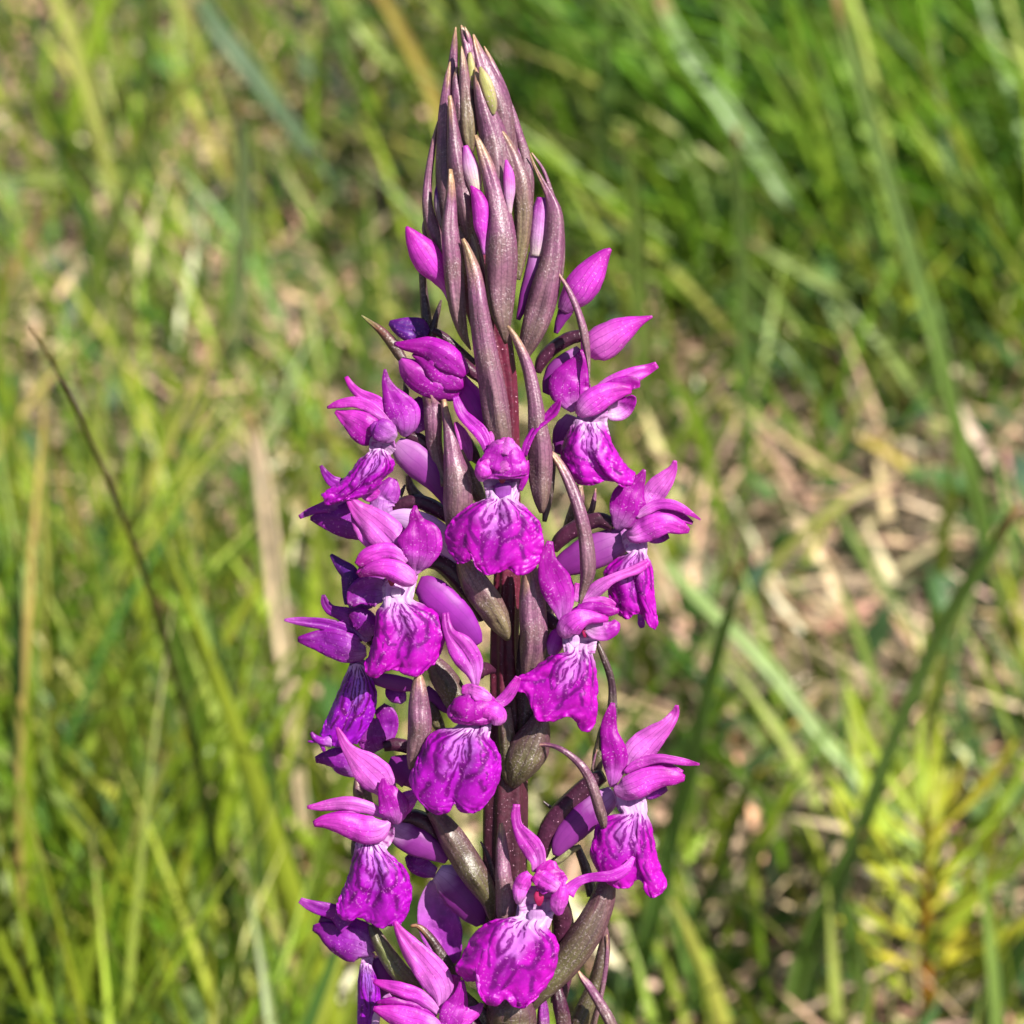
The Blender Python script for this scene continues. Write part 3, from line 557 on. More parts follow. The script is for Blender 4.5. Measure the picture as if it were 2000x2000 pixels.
R('lip_lobe', 'F', [(1230, 1818, 40), (1222, 1780, 70), (1215, 1730, 60), (1210, 1680, 50)], 50, DP, M_LIP, f, kind='tube')
SEP(f, 'F', [(1290, 1190, 60), (1180, 1260, 90), (1050, 1310, 80), (930, 1360, 90), (820, 1430, 130), (740, 1510, 110), (660, 1590, 60)], [96, 110, 104], PL, fold=.15, roll=10)

# -- G: big flower left of the centre
f = flower('G', [(1370, 480, 100), (1480, 480, 150), (1600, 560, 180), (1720, 700, 170), (1830, 860, 150), (1900, 1020, 90)], [50, 40, 40])
SPUR(f, 'G', [(1290, 680, 180), (1370, 720, 300), (1480, 820, 360), (1600, 930, 350), (1710, 1050, 300), (1800, 1160, 220), (1860, 1240, 90)], [76, 84, 70], [SP[0], (.30, .02, .34), (.26, .02, .31), (.24, .02, .30)], nv=34)  # deeper magenta: the spur's shade is painted into these keys
SEP(f, 'G', [(598, -178, 30), (650, -110, 80), (730, -20, 150), (830, 60, 220), (930, 150, 280), (1030, 250, 290), (1110, 340, 220), (1160, 420, 110), (1190, 470, 30)], [84, 90], PL, cup=.26, fold=.1)
SEP(f, 'G', [(665, 15, 30), (720, 120, 90), (800, 230, 130), (900, 310, 120), (1000, 360, 60)], [78, 84], PL)
SEP(f, 'G', [(1262, -62, 24), (1258, 20, 90), (1275, 90, 150), (1300, 180, 320), (1308, 280, 370), (1302, 380, 320), (1292, 460, 220), (1275, 540, 100), (1262, 590, 30)], [104, 108, 96], MG, cup=.24)
SEP(f, 'G', [(712, 500, 60), (790, 430, 130), (890, 385, 150), (1000, 370, 150), (1100, 400, 130), (1180, 470, 60)], [110, 108], PK, cup=.4)
PET(f, 'G', [(720, 590, 40), (800, 500, 90), (930, 440, 150), (1060, 440, 160), (1160, 510, 100)], [104, 104], [(.5, .02, .44)]*4, cup=.2)
PET(f, 'G', [(650, 880, 60), (700, 800, 180), (790, 750, 260), (890, 740, 280), (970, 760, 180)], [86, 90], DP, cup=-.25)
THROAT(f, 'G', [(1080, 590, 200), (1100, 680, 300), (1100, 760, 300), (1090, 830, 270), (1090, 880, 230)], [92, 104], WH, cup=-.2)
COLUMN(f, 'G', 1040, 660, 90, 100, 112, (.36, .01, .06))
MOUTH(f, 'G', 1080, 770, 100, 100, 106, (.5, .28, .5))
PET(f, 'G', [(735, 605, 30), (800, 560, 90), (900, 530, 140), (1010, 530, 170), (1110, 570, 190), (1200, 630, 160), (1255, 670, 70)], [118, 130, 124], PK, cup=.42)
lip('G', [(975, 650), (1120, 620), (1280, 600)], [(975, 650), (970, 760), (950, 870), (890, 940), (885, 1060), (870, 1170), (840, 1300), (780, 1435)], [(1280, 600), (1260, 710), (1225, 810), (1340, 880), (1460, 960), (1530, 1080), (1540, 1200), (1500, 1320), (1440, 1440)],
    [(780, 1435), (800, 1520), (880, 1565), (990, 1500), (1090, 1500), (1190, 1545), (1310, 1530), (1440, 1440)], 112, f, M_LIP, bulge=.16, neck=.24)

# -- G2: left edge, in the shade
f = flower('G', [(820, 1200, 100), (900, 1240, 130), (1000, 1300, 120), (1100, 1350, 100)], 10)
SPUR(f, 'I', [(600, 290, 110), (700, 340, 130), (820, 370, 150), (940, 395, 150), (1050, 420, 110), (1120, 470, 50)], [24, 20], SP)
SPUR(f, 'I', [(1150, 440, 100), (1230, 520, 130), (1330, 610, 100), (1400, 660, 40)], [20, 20], SP)
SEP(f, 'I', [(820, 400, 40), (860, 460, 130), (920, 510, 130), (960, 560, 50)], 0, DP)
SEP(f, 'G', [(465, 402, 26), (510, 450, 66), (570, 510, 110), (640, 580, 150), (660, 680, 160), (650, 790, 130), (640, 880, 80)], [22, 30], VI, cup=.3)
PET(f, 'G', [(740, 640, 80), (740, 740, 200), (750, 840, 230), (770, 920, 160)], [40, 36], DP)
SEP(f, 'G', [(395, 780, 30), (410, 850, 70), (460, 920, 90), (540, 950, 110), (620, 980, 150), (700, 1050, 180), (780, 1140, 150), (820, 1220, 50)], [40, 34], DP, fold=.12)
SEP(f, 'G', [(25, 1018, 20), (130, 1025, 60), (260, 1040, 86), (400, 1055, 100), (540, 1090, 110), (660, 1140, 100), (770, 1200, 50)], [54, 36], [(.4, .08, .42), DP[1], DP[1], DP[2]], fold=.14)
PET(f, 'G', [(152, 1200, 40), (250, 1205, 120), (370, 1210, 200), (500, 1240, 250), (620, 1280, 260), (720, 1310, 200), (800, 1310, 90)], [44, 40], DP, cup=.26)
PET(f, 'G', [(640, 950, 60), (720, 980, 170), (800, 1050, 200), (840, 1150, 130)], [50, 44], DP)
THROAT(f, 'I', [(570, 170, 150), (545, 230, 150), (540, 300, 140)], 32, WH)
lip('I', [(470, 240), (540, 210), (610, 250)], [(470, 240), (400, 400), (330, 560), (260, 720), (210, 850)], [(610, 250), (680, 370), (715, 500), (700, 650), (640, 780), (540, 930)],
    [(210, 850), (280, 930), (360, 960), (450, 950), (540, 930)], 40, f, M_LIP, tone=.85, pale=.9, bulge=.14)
R('lip_lobe', 'I', [(125, 830, 30), (165, 880, 60), (230, 910, 80), (310, 910, 110)], 52, DP, M_LIP, f)
R('lip_lobe', 'I', [(245, 1000, 30), (225, 950, 40), (200, 910, 50)], 52, DP, M_LIP, f)
R('lip_lobe', 'I', [(98, 912, 16), (150, 910, 30), (200, 900, 40)], 50, DP, M_LIP, f)
# -- I2: behind, below it
f = flower('I', [(780, 960, 90), (880, 940, 120), (980, 960, 120), (1060, 1000, 80)], 2)
SPUR(f, 'I', [(820, 1120, 160), (930, 1160, 300), (1030, 1200, 330), (1100, 1280, 200)], [10, 20], SP)
SEP(f, 'I', [(740, 600, 100), (800, 680, 170), (820, 780, 160), (810, 880, 110), (790, 950, 60)], -14, DP)
SEP(f, 'I', [(690, 700, 80), (670, 800, 190), (680, 900, 220), (720, 990, 160)], -4, [(.3, .03, .34)]*3+[(.4, .14, .44)])
PET(f, 'I', [(165, 1075, 50), (250, 1060, 110), (350, 1060, 180), (450, 1100, 220), (550, 1120, 200)], [10, 4], DP)

# -- I: lower left, bright
f = flower('I', [(930, 1610, 110), (1030, 1600, 160), (1130, 1640, 180), (1220, 1740, 160), (1300, 1860, 90)], [40, 30])
SPUR(f, 'I', [(850, 1680, 160), (930, 1740, 260), (1040, 1800, 290), (1150, 1850, 270), (1260, 1920, 180), (1340, 1990, 60)], [50, 50, 44], [(.6, .3, .64), SP[1], SP[2], SP[3]], nv=34)
SEP(f, 'I', [(360, 785, 26), (400, 870, 66), (450, 960, 90), (520, 1040, 150), (620, 1130, 250), (720, 1230, 270), (790, 1320, 200), (820, 1400, 120), (830, 1490, 40)], [70, 74], PL, cup=.24, fold=.08)
SEP(f, 'I', [(90, 1500, 24), (200, 1495, 70), (330, 1475, 100), (470, 1470, 120), (590, 1490, 110), (700, 1530, 90), (820, 1600, 40)], [86, 88], PL, cup=.34)
SEP(f, 'I', [(1130, 1370, 24), (1060, 1390, 90), (990, 1440, 150), (930, 1520, 140), (890, 1600, 60)], [80, 84], [(.5, .05, .5), (.52, .06, .54), PK[2], PK[3]])
SEP(f, 'I', [(778, 1242, 30), (790, 1320, 110), (830, 1400, 190), (870, 1490, 240), (890, 1570, 180), (895, 1650, 50)], [92, 92], [MG[1], MG[1], MG[2], (.62, .2, .62)], cup=.26)
PET(f, 'I', [(150, 1652, 50), (250, 1630, 110), (380, 1640, 170), (500, 1670, 210), (610, 1700, 230), (720, 1700, 210), (800, 1660, 100), (830, 1630, 30)], [104, 96], PK, cup=.36)
PET(f, 'I', [(180, 1620, 30), (280, 1590, 60), (420, 1570, 70), (560, 1570, 60)], 90, MG[:3])
THROAT(f, 'K', [(690, 400, 90), (650, 480, 190), (600, 550, 200), (560, 620, 180)], [80, 84], WH)
lip('K', [(450, 560), (550, 540), (645, 590)], [(450, 560), (420, 680), (395, 790), (350, 910), (300, 1025)], [(645, 590), (720, 670), (800, 740), (855, 850), (868, 960), (840, 1080), (790, 1180)],
    [(300, 1025), (310, 1110), (380, 1160), (460, 1130), (540, 1160), (620, 1205), (700, 1190), (790, 1180)], 84, f, M_LIP, tone=.35, bulge=.18)

# -- K2 / K3: shaded flowers behind, lower left
f = flower('K', [(560, 1440, 80), (640, 1500, 120), (720, 1600, 120), (800, 1720, 80)], 0)
SPUR(f, 'K', [(590, 1440, 120), (640, 1530, 180), (680, 1640, 180), (700, 1760, 120), (720, 1900, 60)], 12, SP)
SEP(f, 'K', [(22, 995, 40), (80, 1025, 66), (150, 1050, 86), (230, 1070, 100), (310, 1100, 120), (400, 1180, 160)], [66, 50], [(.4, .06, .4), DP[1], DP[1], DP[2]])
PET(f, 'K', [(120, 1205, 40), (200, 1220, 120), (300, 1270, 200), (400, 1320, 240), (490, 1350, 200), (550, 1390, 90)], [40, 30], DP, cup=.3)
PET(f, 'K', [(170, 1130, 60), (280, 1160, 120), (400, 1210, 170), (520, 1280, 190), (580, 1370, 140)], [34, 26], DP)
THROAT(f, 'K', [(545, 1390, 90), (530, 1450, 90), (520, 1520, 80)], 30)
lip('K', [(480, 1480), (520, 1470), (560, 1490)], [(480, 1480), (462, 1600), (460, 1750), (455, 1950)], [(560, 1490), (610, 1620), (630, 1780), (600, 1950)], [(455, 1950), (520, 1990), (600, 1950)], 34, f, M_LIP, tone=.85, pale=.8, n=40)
R('lip_lobe', 'K', [(710, 1710, 30), (670, 1740, 50), (640, 1790, 50), (600, 1880, 60), (590, 1980, 60)], 64, WH, M_LIP, f)
f = flower('K', [(1180, 640, 90), (1280, 720, 150), (1380, 860, 150), (1420, 1000, 90)], -6)
SEP(f, 'K', [(830, 660, 40), (890, 720, 120), (970, 760, 120), (1050, 790, 70)], 0, DP)
SPUR(f, 'K', [(1060, 790, 150), (1150, 850, 290), (1260, 960, 330), (1340, 1080, 260), (1390, 1180, 100)], [20, 20], [(.6, .36, .64), SP[1], SP[2], SP[3]], nv=34)
R('lip', 'K', [(1200, 1480, 60), (1160, 1400, 190), (1110, 1290, 300), (1070, 1160, 320), (1045, 1040, 270), (1040, 940, 180), (1050, 860, 100)], 6, [(.26, .02, .32), (.32, .04, .38), (.36, .08, .42), (.5, .26, .54)], M_LIP, f, cup=-.3, nu=13)

# -- K4: cut by the lower edge
f = flower('K', [(1150, 1860, 110), (1240, 1900, 150), (1330, 1960, 150), (1400, 2040, 90)], 60)
SEP(f, 'K', [(738, 1155, 24), (775, 1230, 70), (830, 1310, 120), (900, 1400, 170), (980, 1490, 200), (1050, 1590, 210), (1090, 1690, 170), (1085, 1790, 80), (1080, 1850, 30)], [100, 104], PL, cup=.26, fold=.1)
SEP(f, 'K', [(1200, 1560, 60), (1190, 1650, 90), (1160, 1740, 80), (1120, 1820, 40)], 92, PL)
SEP(f, 'K', [(578, 1608, 30), (680, 1640, 76), (790, 1670, 100), (900, 1710, 104), (1000, 1780, 80), (1070, 1850, 40)], [112, 116], PK, cup=.34)
PET(f, 'K', [(600, 1775, 20), (700, 1760, 60), (830, 1780, 80), (950, 1830, 70), (1050, 1880, 40)], [112, 114], MG[:3])
SEP(f, 'K', [(1245, 1600, 30), (1238, 1690, 80), (1210, 1780, 150), (1170, 1860, 170), (1140, 1960, 120)], [118, 120], [MG[1], MG[1], MG[2], MG[2]], cup=.3)
SEP(f, 'K', [(1400, 1775, 24), (1350, 1830, 80), (1270, 1880, 110), (1180, 1950, 100), (1120, 2010, 60)], [112, 120], [MG[1], PK[1], PK[1], PK[2]])
PET(f, 'K', [(575, 1812, 30), (680, 1840, 110), (800, 1880, 170), (920, 1920, 190), (1020, 1960, 150), (1090, 2000, 60)], [126, 124], PK, cup=.36)
THROAT(f, 'K', [(1090, 1920, 90), (1050, 1990, 160), (1010, 2060, 160)], 118, WH)

# -- Im: centre, below the bare piece of stem
f = flower('G', [(1820, 1560, 100), (1870, 1500, 140), (1930, 1480, 120), (2000, 1500, 60)], [90, 60, 30])
SEP(f, 'G', [(1545, 950, 60), (1555, 1050, 80), (1590, 1150, 110), (1670, 1250, 210), (1750, 1360, 230), (1800, 1460, 190), (1820, 1550, 110), (1830, 1640, 50)], [116, 130, 130], [(.36, .02, .34), (.46, .04, .44), (.5, .05, .5), (.6, .2, .62)], fold=.18, cup=.2)
SEP(f, 'I', [(1990, 330, 50), (1945, 420, 86), (1890, 500, 100), (1820, 560, 90), (1740, 590, 60)], [150, 138], PK, fold=.1)
PET(f, 'I', [(1600, 470, 140), (1600, 530, 300), (1600, 600, 390), (1600, 670, 400), (1600, 730, 340)], [126, 142, 136], [(.5, .08, .5), MG[1], MG[1], PK[1]], cup=.32)
SEP(f, 'I', [(1480, 440, 60), (1540, 450, 110), (1620, 475, 120), (1700, 510, 90), (1740, 540, 40)], [140, 148], PL, cup=.3, ruffle=.12)
PET(f, 'I', [(1480, 560, 60), (1430, 610, 110), (1410, 660, 110), (1430, 710, 50)], [142, 138], PK, cup=.45)
PET(f, 'I', [(1600, 650, 60), (1670, 630, 140), (1750, 640, 170), (1800, 690, 160), (1790, 760, 70)], [150, 146], PK, cup=.45)
THROAT(f, 'I', [(1600, 690, 250), (1595, 750, 300), (1590, 810, 300), (1580, 870, 280)], [126, 138], WH, cup=-.12)
lip('I', [(1460, 690), (1600, 690), (1740, 690)], [(1460, 690), (1440, 770), (1330, 800), (1230, 830), (1130, 940), (1070, 1090), (1015, 1220), (1030, 1320), (1140, 1385)], [(1740, 690), (1745, 780), (1735, 880), (1790, 960), (1832, 1060), (1826, 1200), (1790, 1330), (1740, 1420)],
    [(1140, 1385), (1165, 1500), (1250, 1568), (1360, 1540), (1415, 1480), (1470, 1540), (1590, 1550), (1680, 1500), (1740, 1420)], 136, f, M_LIP, tone=.3, bulge=.20, neck=.10)

# -- H: right of the stem
f = flower('H', [(700, 830, 110), (620, 800, 130), (560, 740, 110), (500, 700, 60)], [80, 60, 30])
SPUR(f, 'H', [(720, 870, 120), (670, 940, 180), (640, 1030, 170), (620, 1110, 80)], [84, 80], MG[1:])
SEP(f, 'H', [(602, 32, 50), (585, 120, 100), (580, 210, 150), (605, 310, 220), (650, 420, 270), (690, 530, 260), (712, 630, 200), (715, 720, 120), (715, 800, 40)], [116, 110], [MG[0], MG[1], MG[1], (.6, .2, .64)], cup=.22)
SEP(f, 'H', [(870, 430, 60), (850, 520, 90), (830, 600, 60)], 40, PL)
PET(f, 'H', [(1250, 690, 40), (1150, 690, 100), (1040, 680, 140), (930, 690, 140), (830, 720, 90), (790, 760, 40)], [116, 112], MG[:3]+MG[1:2], cup=.3)
SEP(f, 'H', [(1220, 640, 40), (1150, 620, 90), (1050, 610, 100), (950, 620, 80), (870, 650, 40)], [112, 108], PL, ruffle=.12)
PET(f, 'H', [(1235, 790, 60), (1190, 850, 130), (1110, 880, 160), (1020, 870, 150), (940, 840, 80)], [104, 112], [MG[1], MG[2], (.6, .2, .6), (.66, .4, .66)], cup=.2)
THROAT(f, 'H', [(880, 840, 260), (880, 920, 330), (880, 1000, 320), (880, 1090, 290)], [100, 114], WH, cup=-.18)
COLUMN(f, 'H', 930, 900, 70, 110, 116, (.42, .01, .08))
MOUTH(f, 'H', 830, 980, 100, 120, 112, (.5, .26, .54))
PET(f, 'H', [(1145, 770, 40), (1070, 760, 80), (970, 750, 120), (870, 770, 180), (790, 830, 210), (760, 890, 170), (770, 940, 70)], [124, 134, 124], PK, cup=.42)
lip('H', [(700, 850), (870, 840), (1035, 870)], [(700, 850), (720, 970), (735, 1085), (600, 1120), (510, 1190), (400, 1280), (290, 1320), (215, 1385), (180, 1440)], [(1035, 870), (1010, 980), (1000, 1080), (1025, 1200), (1040, 1330), (1045, 1480), (1042, 1640), (1020, 1770), (950, 1830)],
    [(180, 1440), (290, 1440), (370, 1480), (420, 1600), (490, 1725), (610, 1740), (700, 1705), (780, 1695), (850, 1740), (890, 1810), (950, 1830)], 112, f, M_LIP, bulge=.14, side=-.06, neck=.22)

# -- J: lower right
f = flower('J', [(960, 720, 110), (890, 760, 140), (790, 840, 160), (690, 940, 170), (580, 1060, 180), (500, 1180, 180), (450, 1300, 150), (420, 1420, 110)], [36, 20])
SPUR(f, 'J', [(1050, 870, 150), (980, 930, 230), (880, 1010, 270), (780, 1100, 280), (680, 1200, 250), (600, 1300, 190), (560, 1380, 110), (545, 1410, 50)], [40, 40], [(.6, .3, .64), SP[1], SP[2], SP[3]], nv=34)
R('sepal', 'J', [(760, 1330, 40), (660, 1380, 70), (580, 1440, 80), (480, 1500, 60)], 16, [(.3, .3, .15), (.2, .2, .08), (.2, .16, .08)], M_BR, f)
SEP(f, 'J', [(1042, 98, 30), (1025, 180, 80), (1008, 270, 116), (1010, 370, 140), (1040, 470, 180), (1058, 570, 196), (1055, 670, 160), (1045, 750, 100), (1035, 820, 40)], [66, 60], [MG[0], MG[1], MG[1], (.56, .18, .6)], cup=.26)
SEP(f, 'J', [(1590, 118, 26), (1572, 190, 70), (1510, 280, 110), (1420, 360, 170), (1330, 440, 220), (1250, 520, 220), (1190, 600, 160), (1150, 670, 60)], [60, 56], PL, cup=.2)
SEP(f, 'J', [(1785, 627, 16), (1680, 610, 50), (1560, 590, 66), (1440, 575, 70), (1330, 595, 80), (1220, 640, 70), (1140, 700, 30)], [74, 72], [PK[0], (.5, .06, .46), (.5, .06, .46), PK[2]])
PET(f, 'J', [(1640, 700, 40), (1540, 670, 80), (1430, 650, 90), (1300, 670, 90), (1190, 710, 50)], [64, 64], MG[:3]+MG[1:2], cup=.2)
PET(f, 'J', [(1500, 830, 50), (1430, 860, 80), (1350, 880, 90), (1290, 880, 50)], [60, 60], DP)
THROAT(f, 'J', [(1100, 830, 110), (1150, 890, 230), (1200, 960, 260), (1230, 1040, 220), (1230, 1080, 170)], [66, 74], WH)
COLUMN(f, 'J', 1270, 880, 60, 60, 78, (.4, .01, .08))
PET(f, 'J', [(1655, 745, 50), (1570, 735, 120), (1460, 730, 160), (1340, 760, 200), (1230, 810, 210), (1140, 840, 170), (1080, 840, 90), (1050, 825, 30)], [92, 94, 84], PK, cup=.38)
lip('J', [(1040, 860), (1180, 860), (1320, 880)], [(1040, 860), (1075, 960), (1120, 1040), (1010, 1070), (910, 1140), (880, 1250), (845, 1370), (870, 1460), (930, 1560)], [(1320, 880), (1315, 960), (1325, 1045), (1370, 1150), (1395, 1270), (1420, 1400), (1450, 1530), (1500, 1640), (1470, 1730)],
    [(930, 1560), (990, 1640), (1090, 1695), (1180, 1680), (1240, 1625), (1300, 1650), (1320, 1730), (1390, 1780), (1470, 1730)], 82, f, M_LIP, bulge=.18, neck=.2)

# -- L: bottom centre, facing the lens
f = flower('L', [(960, 900, 100), (1020, 940, 150), (1060, 1050, 170), (1060, 1200, 150), (1040, 1330, 90)], [80, 40, 20])
SEP(f, 'L', [(682, 88, 50), (675, 180, 70), (690, 270, 80), (740, 350, 130), (800, 430, 160), (845, 510, 150), (860, 580, 110), (835, 660, 50)], [120, 134], [(.4, .03, .34), (.46, .03, .42), (.5, .05, .46), (.56, .14, .54)], fold=.16)
SEP(f, 'J', [(1220, 1420, 30), (1150, 1520, 80), (1040, 1580, 90), (930, 1590, 74), (830, 1600, 66), (750, 1630, 70), (690, 1680, 90), (650, 1740, 110)], [118, 130, 138], [PK[2], MG[2], MG[2], PK[2]], cup=.15, roll=[0, -15])
PET(f, 'L', [(985, 560, 50), (965, 620, 170), (960, 690, 230), (980, 760, 240), (1000, 820, 180)], [134, 146], [(.5, .02, .42), (.46, .01, .38), (.5, .03, .46), PK[2]], cup=.2, ruffle=.09)
SEP(f, 'L', [(830, 670, 90), (880, 700, 130), (950, 740, 130), (1030, 790, 90)], [148, 152], PK, ruffle=.12, cup=.3)
PET(f, 'L', [(800, 670, 70), (750, 720, 120), (715, 790, 120), (705, 860, 90), (700, 920, 40)], [150, 144], [PK[1], PK[1], PL[2], WH[1]], cup=.45)
PET(f, 'L', [(1060, 770, 60), (1050, 850, 130), (1030, 930, 120), (1040, 1010, 50)], [150, 142], [PK[1], PK[1], PL[2], PK[2]], cup=.45)
THROAT(f, 'L', [(860, 780, 260), (850, 880, 300), (850, 980, 290), (830, 1080, 270), (820, 1130, 240)], [124, 138], WH, cup=-.14)
COLUMN(f, 'L', 870, 880, 110, 160, 144, (.42, .01, .07))
MOUTH(f, 'L', 850, 1040, 150, 130, 134, (.42, .20, .46))
lip('L', [(705, 870), (860, 860), (1035, 900)], [(705, 870), (690, 960), (650, 1045), (540, 1050), (420, 1090), (320, 1180), (260, 1270), (205, 1390), (172, 1470), (240, 1560)], [(1035, 900), (985, 1000), (935, 1120), (1000, 1200), (1032, 1310), (1010, 1450), (960, 1580), (850, 1715)],
    [(240, 1560), (320, 1575), (385, 1560), (370, 1680), (410, 1755), (500, 1780), (590, 1730), (650, 1785), (740, 1805), (850, 1715)], 138, f, M_LIP, bulge=.15, neck=.2)

# ================================================================== meadow
M_GRASS = plant_mat('grass_blade', rough=.42, trans=.42, mottle=.12, mscale=120, bump=.1, bscale=800, spec=.4, vein=.25, veinscale=16, dark=(.02, .04, .01))
M_STRAW = plant_mat('straw', rough=.65, trans=.15, mottle=.22, mscale=220, bump=.3, bscale=900, spec=.25)
M_HERB = plant_mat('herb_leaf', rough=.5, trans=.3, mottle=.2, mscale=150, bump=.2, bscale=600)

def ground_material():
    m, T, N = newmat('soil'); L = T.links.new
    tc = N('ShaderNodeTexCoord'); ob = tc.outputs['Object']
    a = N('ShaderNodeTexNoise'); a.inputs['Scale'].default_value = 14; a.inputs['Detail'].default_value = 6; L(ob, a.inputs['Vector'])
    b = N('ShaderNodeTexNoise'); b.inputs['Scale'].default_value = 160; b.inputs['Detail'].default_value = 6; L(ob, b.inputs['Vector'])
    v = N('ShaderNodeTexVoronoi'); v.inputs['Scale'].default_value = 90; L(ob, v.inputs['Vector'])
    r = N('ShaderNodeValToRGB'); r.color_ramp.elements[0].color = (.055, .038, .025, 1); r.color_ramp.elements[0].position = .35
    r.color_ramp.elements[1].color = (.30, .22, .15, 1); r.color_ramp.elements[1].position = .68; L(b.outputs[0], r.inputs[0])
    c = mixc(T, N, math_(T, N, 'MULTIPLY', math_(T, N, 'SUBTRACT', a.outputs[0], .4), 2.5, True), r.outputs[0], (.09, .09, .035))
    bp = N('ShaderNodeBump'); bp.inputs['Distance'].default_value = .004
    L(math_(T, N, 'ADD', b.outputs[0], v.outputs['Distance']), bp.inputs['Height'])
    p = N('ShaderNodeBsdfPrincipled'); L(c, p.inputs['Base Color']); p.inputs['Roughness'].default_value = .9; L(bp.outputs[0], p.inputs['Normal'])
    o = N('ShaderNodeOutputMaterial'); L(p.outputs[0], o.inputs[0]); return m
def ground_height(x, y):
    return (.006*np.sin(x*9+1)*np.cos(y*7)+.004*np.sin(x*23+y*19)+.003*np.sin(x*41-y*37+2))
gx = np.concatenate([np.linspace(-60, -1.6, 12)[:-1], np.linspace(-1.6, 1.6, 161), np.linspace(1.6, 60, 12)[1:]])
gy = np.concatenate([np.linspace(-60, -.8, 12)[:-1], np.linspace(-.8, 3.2, 201), np.linspace(3.2, 120, 14)[1:]])
GX, GY = np.meshgrid(gx, gy); GZ = ground_height(GX, GY)
V = np.stack([GX, GY, GZ], -1).reshape(-1, 3); nx = len(gx)
F = [(j*nx+i, j*nx+i+1, (j+1)*nx+i+1, (j+1)*nx+i) for j in range(len(gy)-1) for i in range(nx-1)]
g = mesh_obj('ground', V, F, ground_material(), org=(0, 0, 0)); g['kind'] = 'structure'

def to_px(P):                                # world points -> photograph pixels (for choosing the mix of plants by place)
    d = P-CAM; z = d.dot(FWD); return 1000+d.dot(RGT)/z*FOC/UNIT, 1000-d.dot(UPV)/z*FOC/UNIT

def blades(name, label, cat, root, hgt, wid, lean_az, lean, curl, col, mat, seg=5, twist=None):
    """many separate curved tapering blades joined in one mesh; each blade is folded along its midrib"""
    n = len(root); t = np.linspace(0, 1, seg+1)[None, :]
    ang = lean[:, None]+curl[:, None]*t          # angle from vertical along the blade
    ds = hgt[:, None]/seg
    hx = np.cumsum(np.sin(ang)*ds, 1)-np.sin(ang)*ds; hz = np.cumsum(np.cos(ang)*ds, 1)-np.cos(ang)*ds
    dx, dy = np.cos(lean_az)[:, None], np.sin(lean_az)[:, None]
    C = np.stack([root[:, 0:1]+hx*dx, root[:, 1:2]+hx*dy, root[:, 2:3]+hz], -1)
    tw = (rng.uniform(0, np.pi, n) if twist is None else twist)[:, None]
    sx, sy = np.cos(tw), np.sin(tw)
    w = wid[:, None]*.5*np.minimum(1, (1-t)*2.2+.04)*(.6+.4*np.minimum(1, t*4))
    S = np.stack([sx*w, sy*w, 0*w], -1); up = np.stack([-sy*w*.35+0*t, sx*w*.35+0*t, 0*w], -1)
    V = np.stack([C-S, C+up, C+S], 2)            # n, seg+1, 3, 3
    nvb = (seg+1)*3; V = V.reshape(-1, 3)
    f = []
    for j in range(seg):
        for i in range(2): f.append((j*3+i, j*3+i+1, j*3+i+4, j*3+i+3))
    f = np.array(f); Fa = (f[None]+(np.arange(n)*nvb)[:, None, None]).reshape(-1, 4)
    m = bpy.data.meshes.new(name); m.vertices.add(len(V)); m.vertices.foreach_set('co', V.astype(np.float32).ravel())
    m.loops.add(Fa.size); m.loops.foreach_set('vertex_index', Fa.ravel().astype(np.int32))
    m.polygons.add(len(Fa)); m.polygons.foreach_set('loop_start', np.arange(0, Fa.size, 4, dtype=np.int32))
    m.polygons.foreach_set('use_smooth', np.ones(len(Fa), bool)); m.update()
    a = m.color_attributes.new('Col', 'FLOAT_COLOR', 'POINT'); c = np.ones((n, seg+1, 3, 4), np.float32)
    tip = (t[..., None, None] > .86)*(rng.uniform(0, 1, n) < .35)[:, None, None, None]
    c[..., :3] = np.where(tip, np.array((.40, .30, .14)), col[:, None, None, :]*(1+.12*np.sin(t*9+rng.uniform(0, 6, (n, 1))))[..., None, None]); a.data.foreach_set('color', c.ravel())
    l = m.uv_layers.new(name='UVMap'); uvv = np.zeros((n, seg+1, 3, 2), np.float32); uvv[..., 0] = np.array([0, .5, 1])[None, None]; uvv[..., 1] = t[..., None]
    l.data.foreach_set('uv', uvv.reshape(-1, 2)[Fa.ravel()].ravel())
    m.materials.append(mat); o = bpy.data.objects.new(name, m); COL.objects.link(o); ORIGIN[o.name] = np.zeros(3)
    o['label'] = label; o['category'] = cat; o['kind'] = 'stuff'; return o

def scatter(n, x0=-1.0, x1=1.0, y0=.12, y1=2.0):
    x = rng.uniform(x0, x1, n); y = y0+(y1-y0)*rng.uniform(0, 1, n)**1.15
    return np.stack([x, y, ground_height(x, y)], -1)
def vary(base, n, s=.25, h=.15):
    return np.clip(np.array(base)[None]*(1+rng.normal(0, s, (n, 1)))*(1+rng.normal(0, h, (n, 3))), .004, .9)
def pick(cols, p, n):
    i = rng.choice(len(cols), n, p=p); return np.array(cols)[i]*(1+rng.normal(0, .22, (n, 1)))*(1+rng.normal(0, .08, (n, 3)))
def zone(P):                                  # lushness 0..1: thick green at the far right, dry and open at the left and mid right
    px, py = to_px(P)
    lush = np.clip((px-900)/700, 0, 1)*np.clip((900-py)/500, 0, 1)
    low = np.clip((800-px)/600, 0, 1)*np.clip((py-1100)/500, 0, 1)
    return lush, low
GREENS = [(.22, .31, .022), (.14, .23, .018), (.34, .41, .05), (.44, .44, .10), (.07, .15, .03), (.27, .37, .10)]

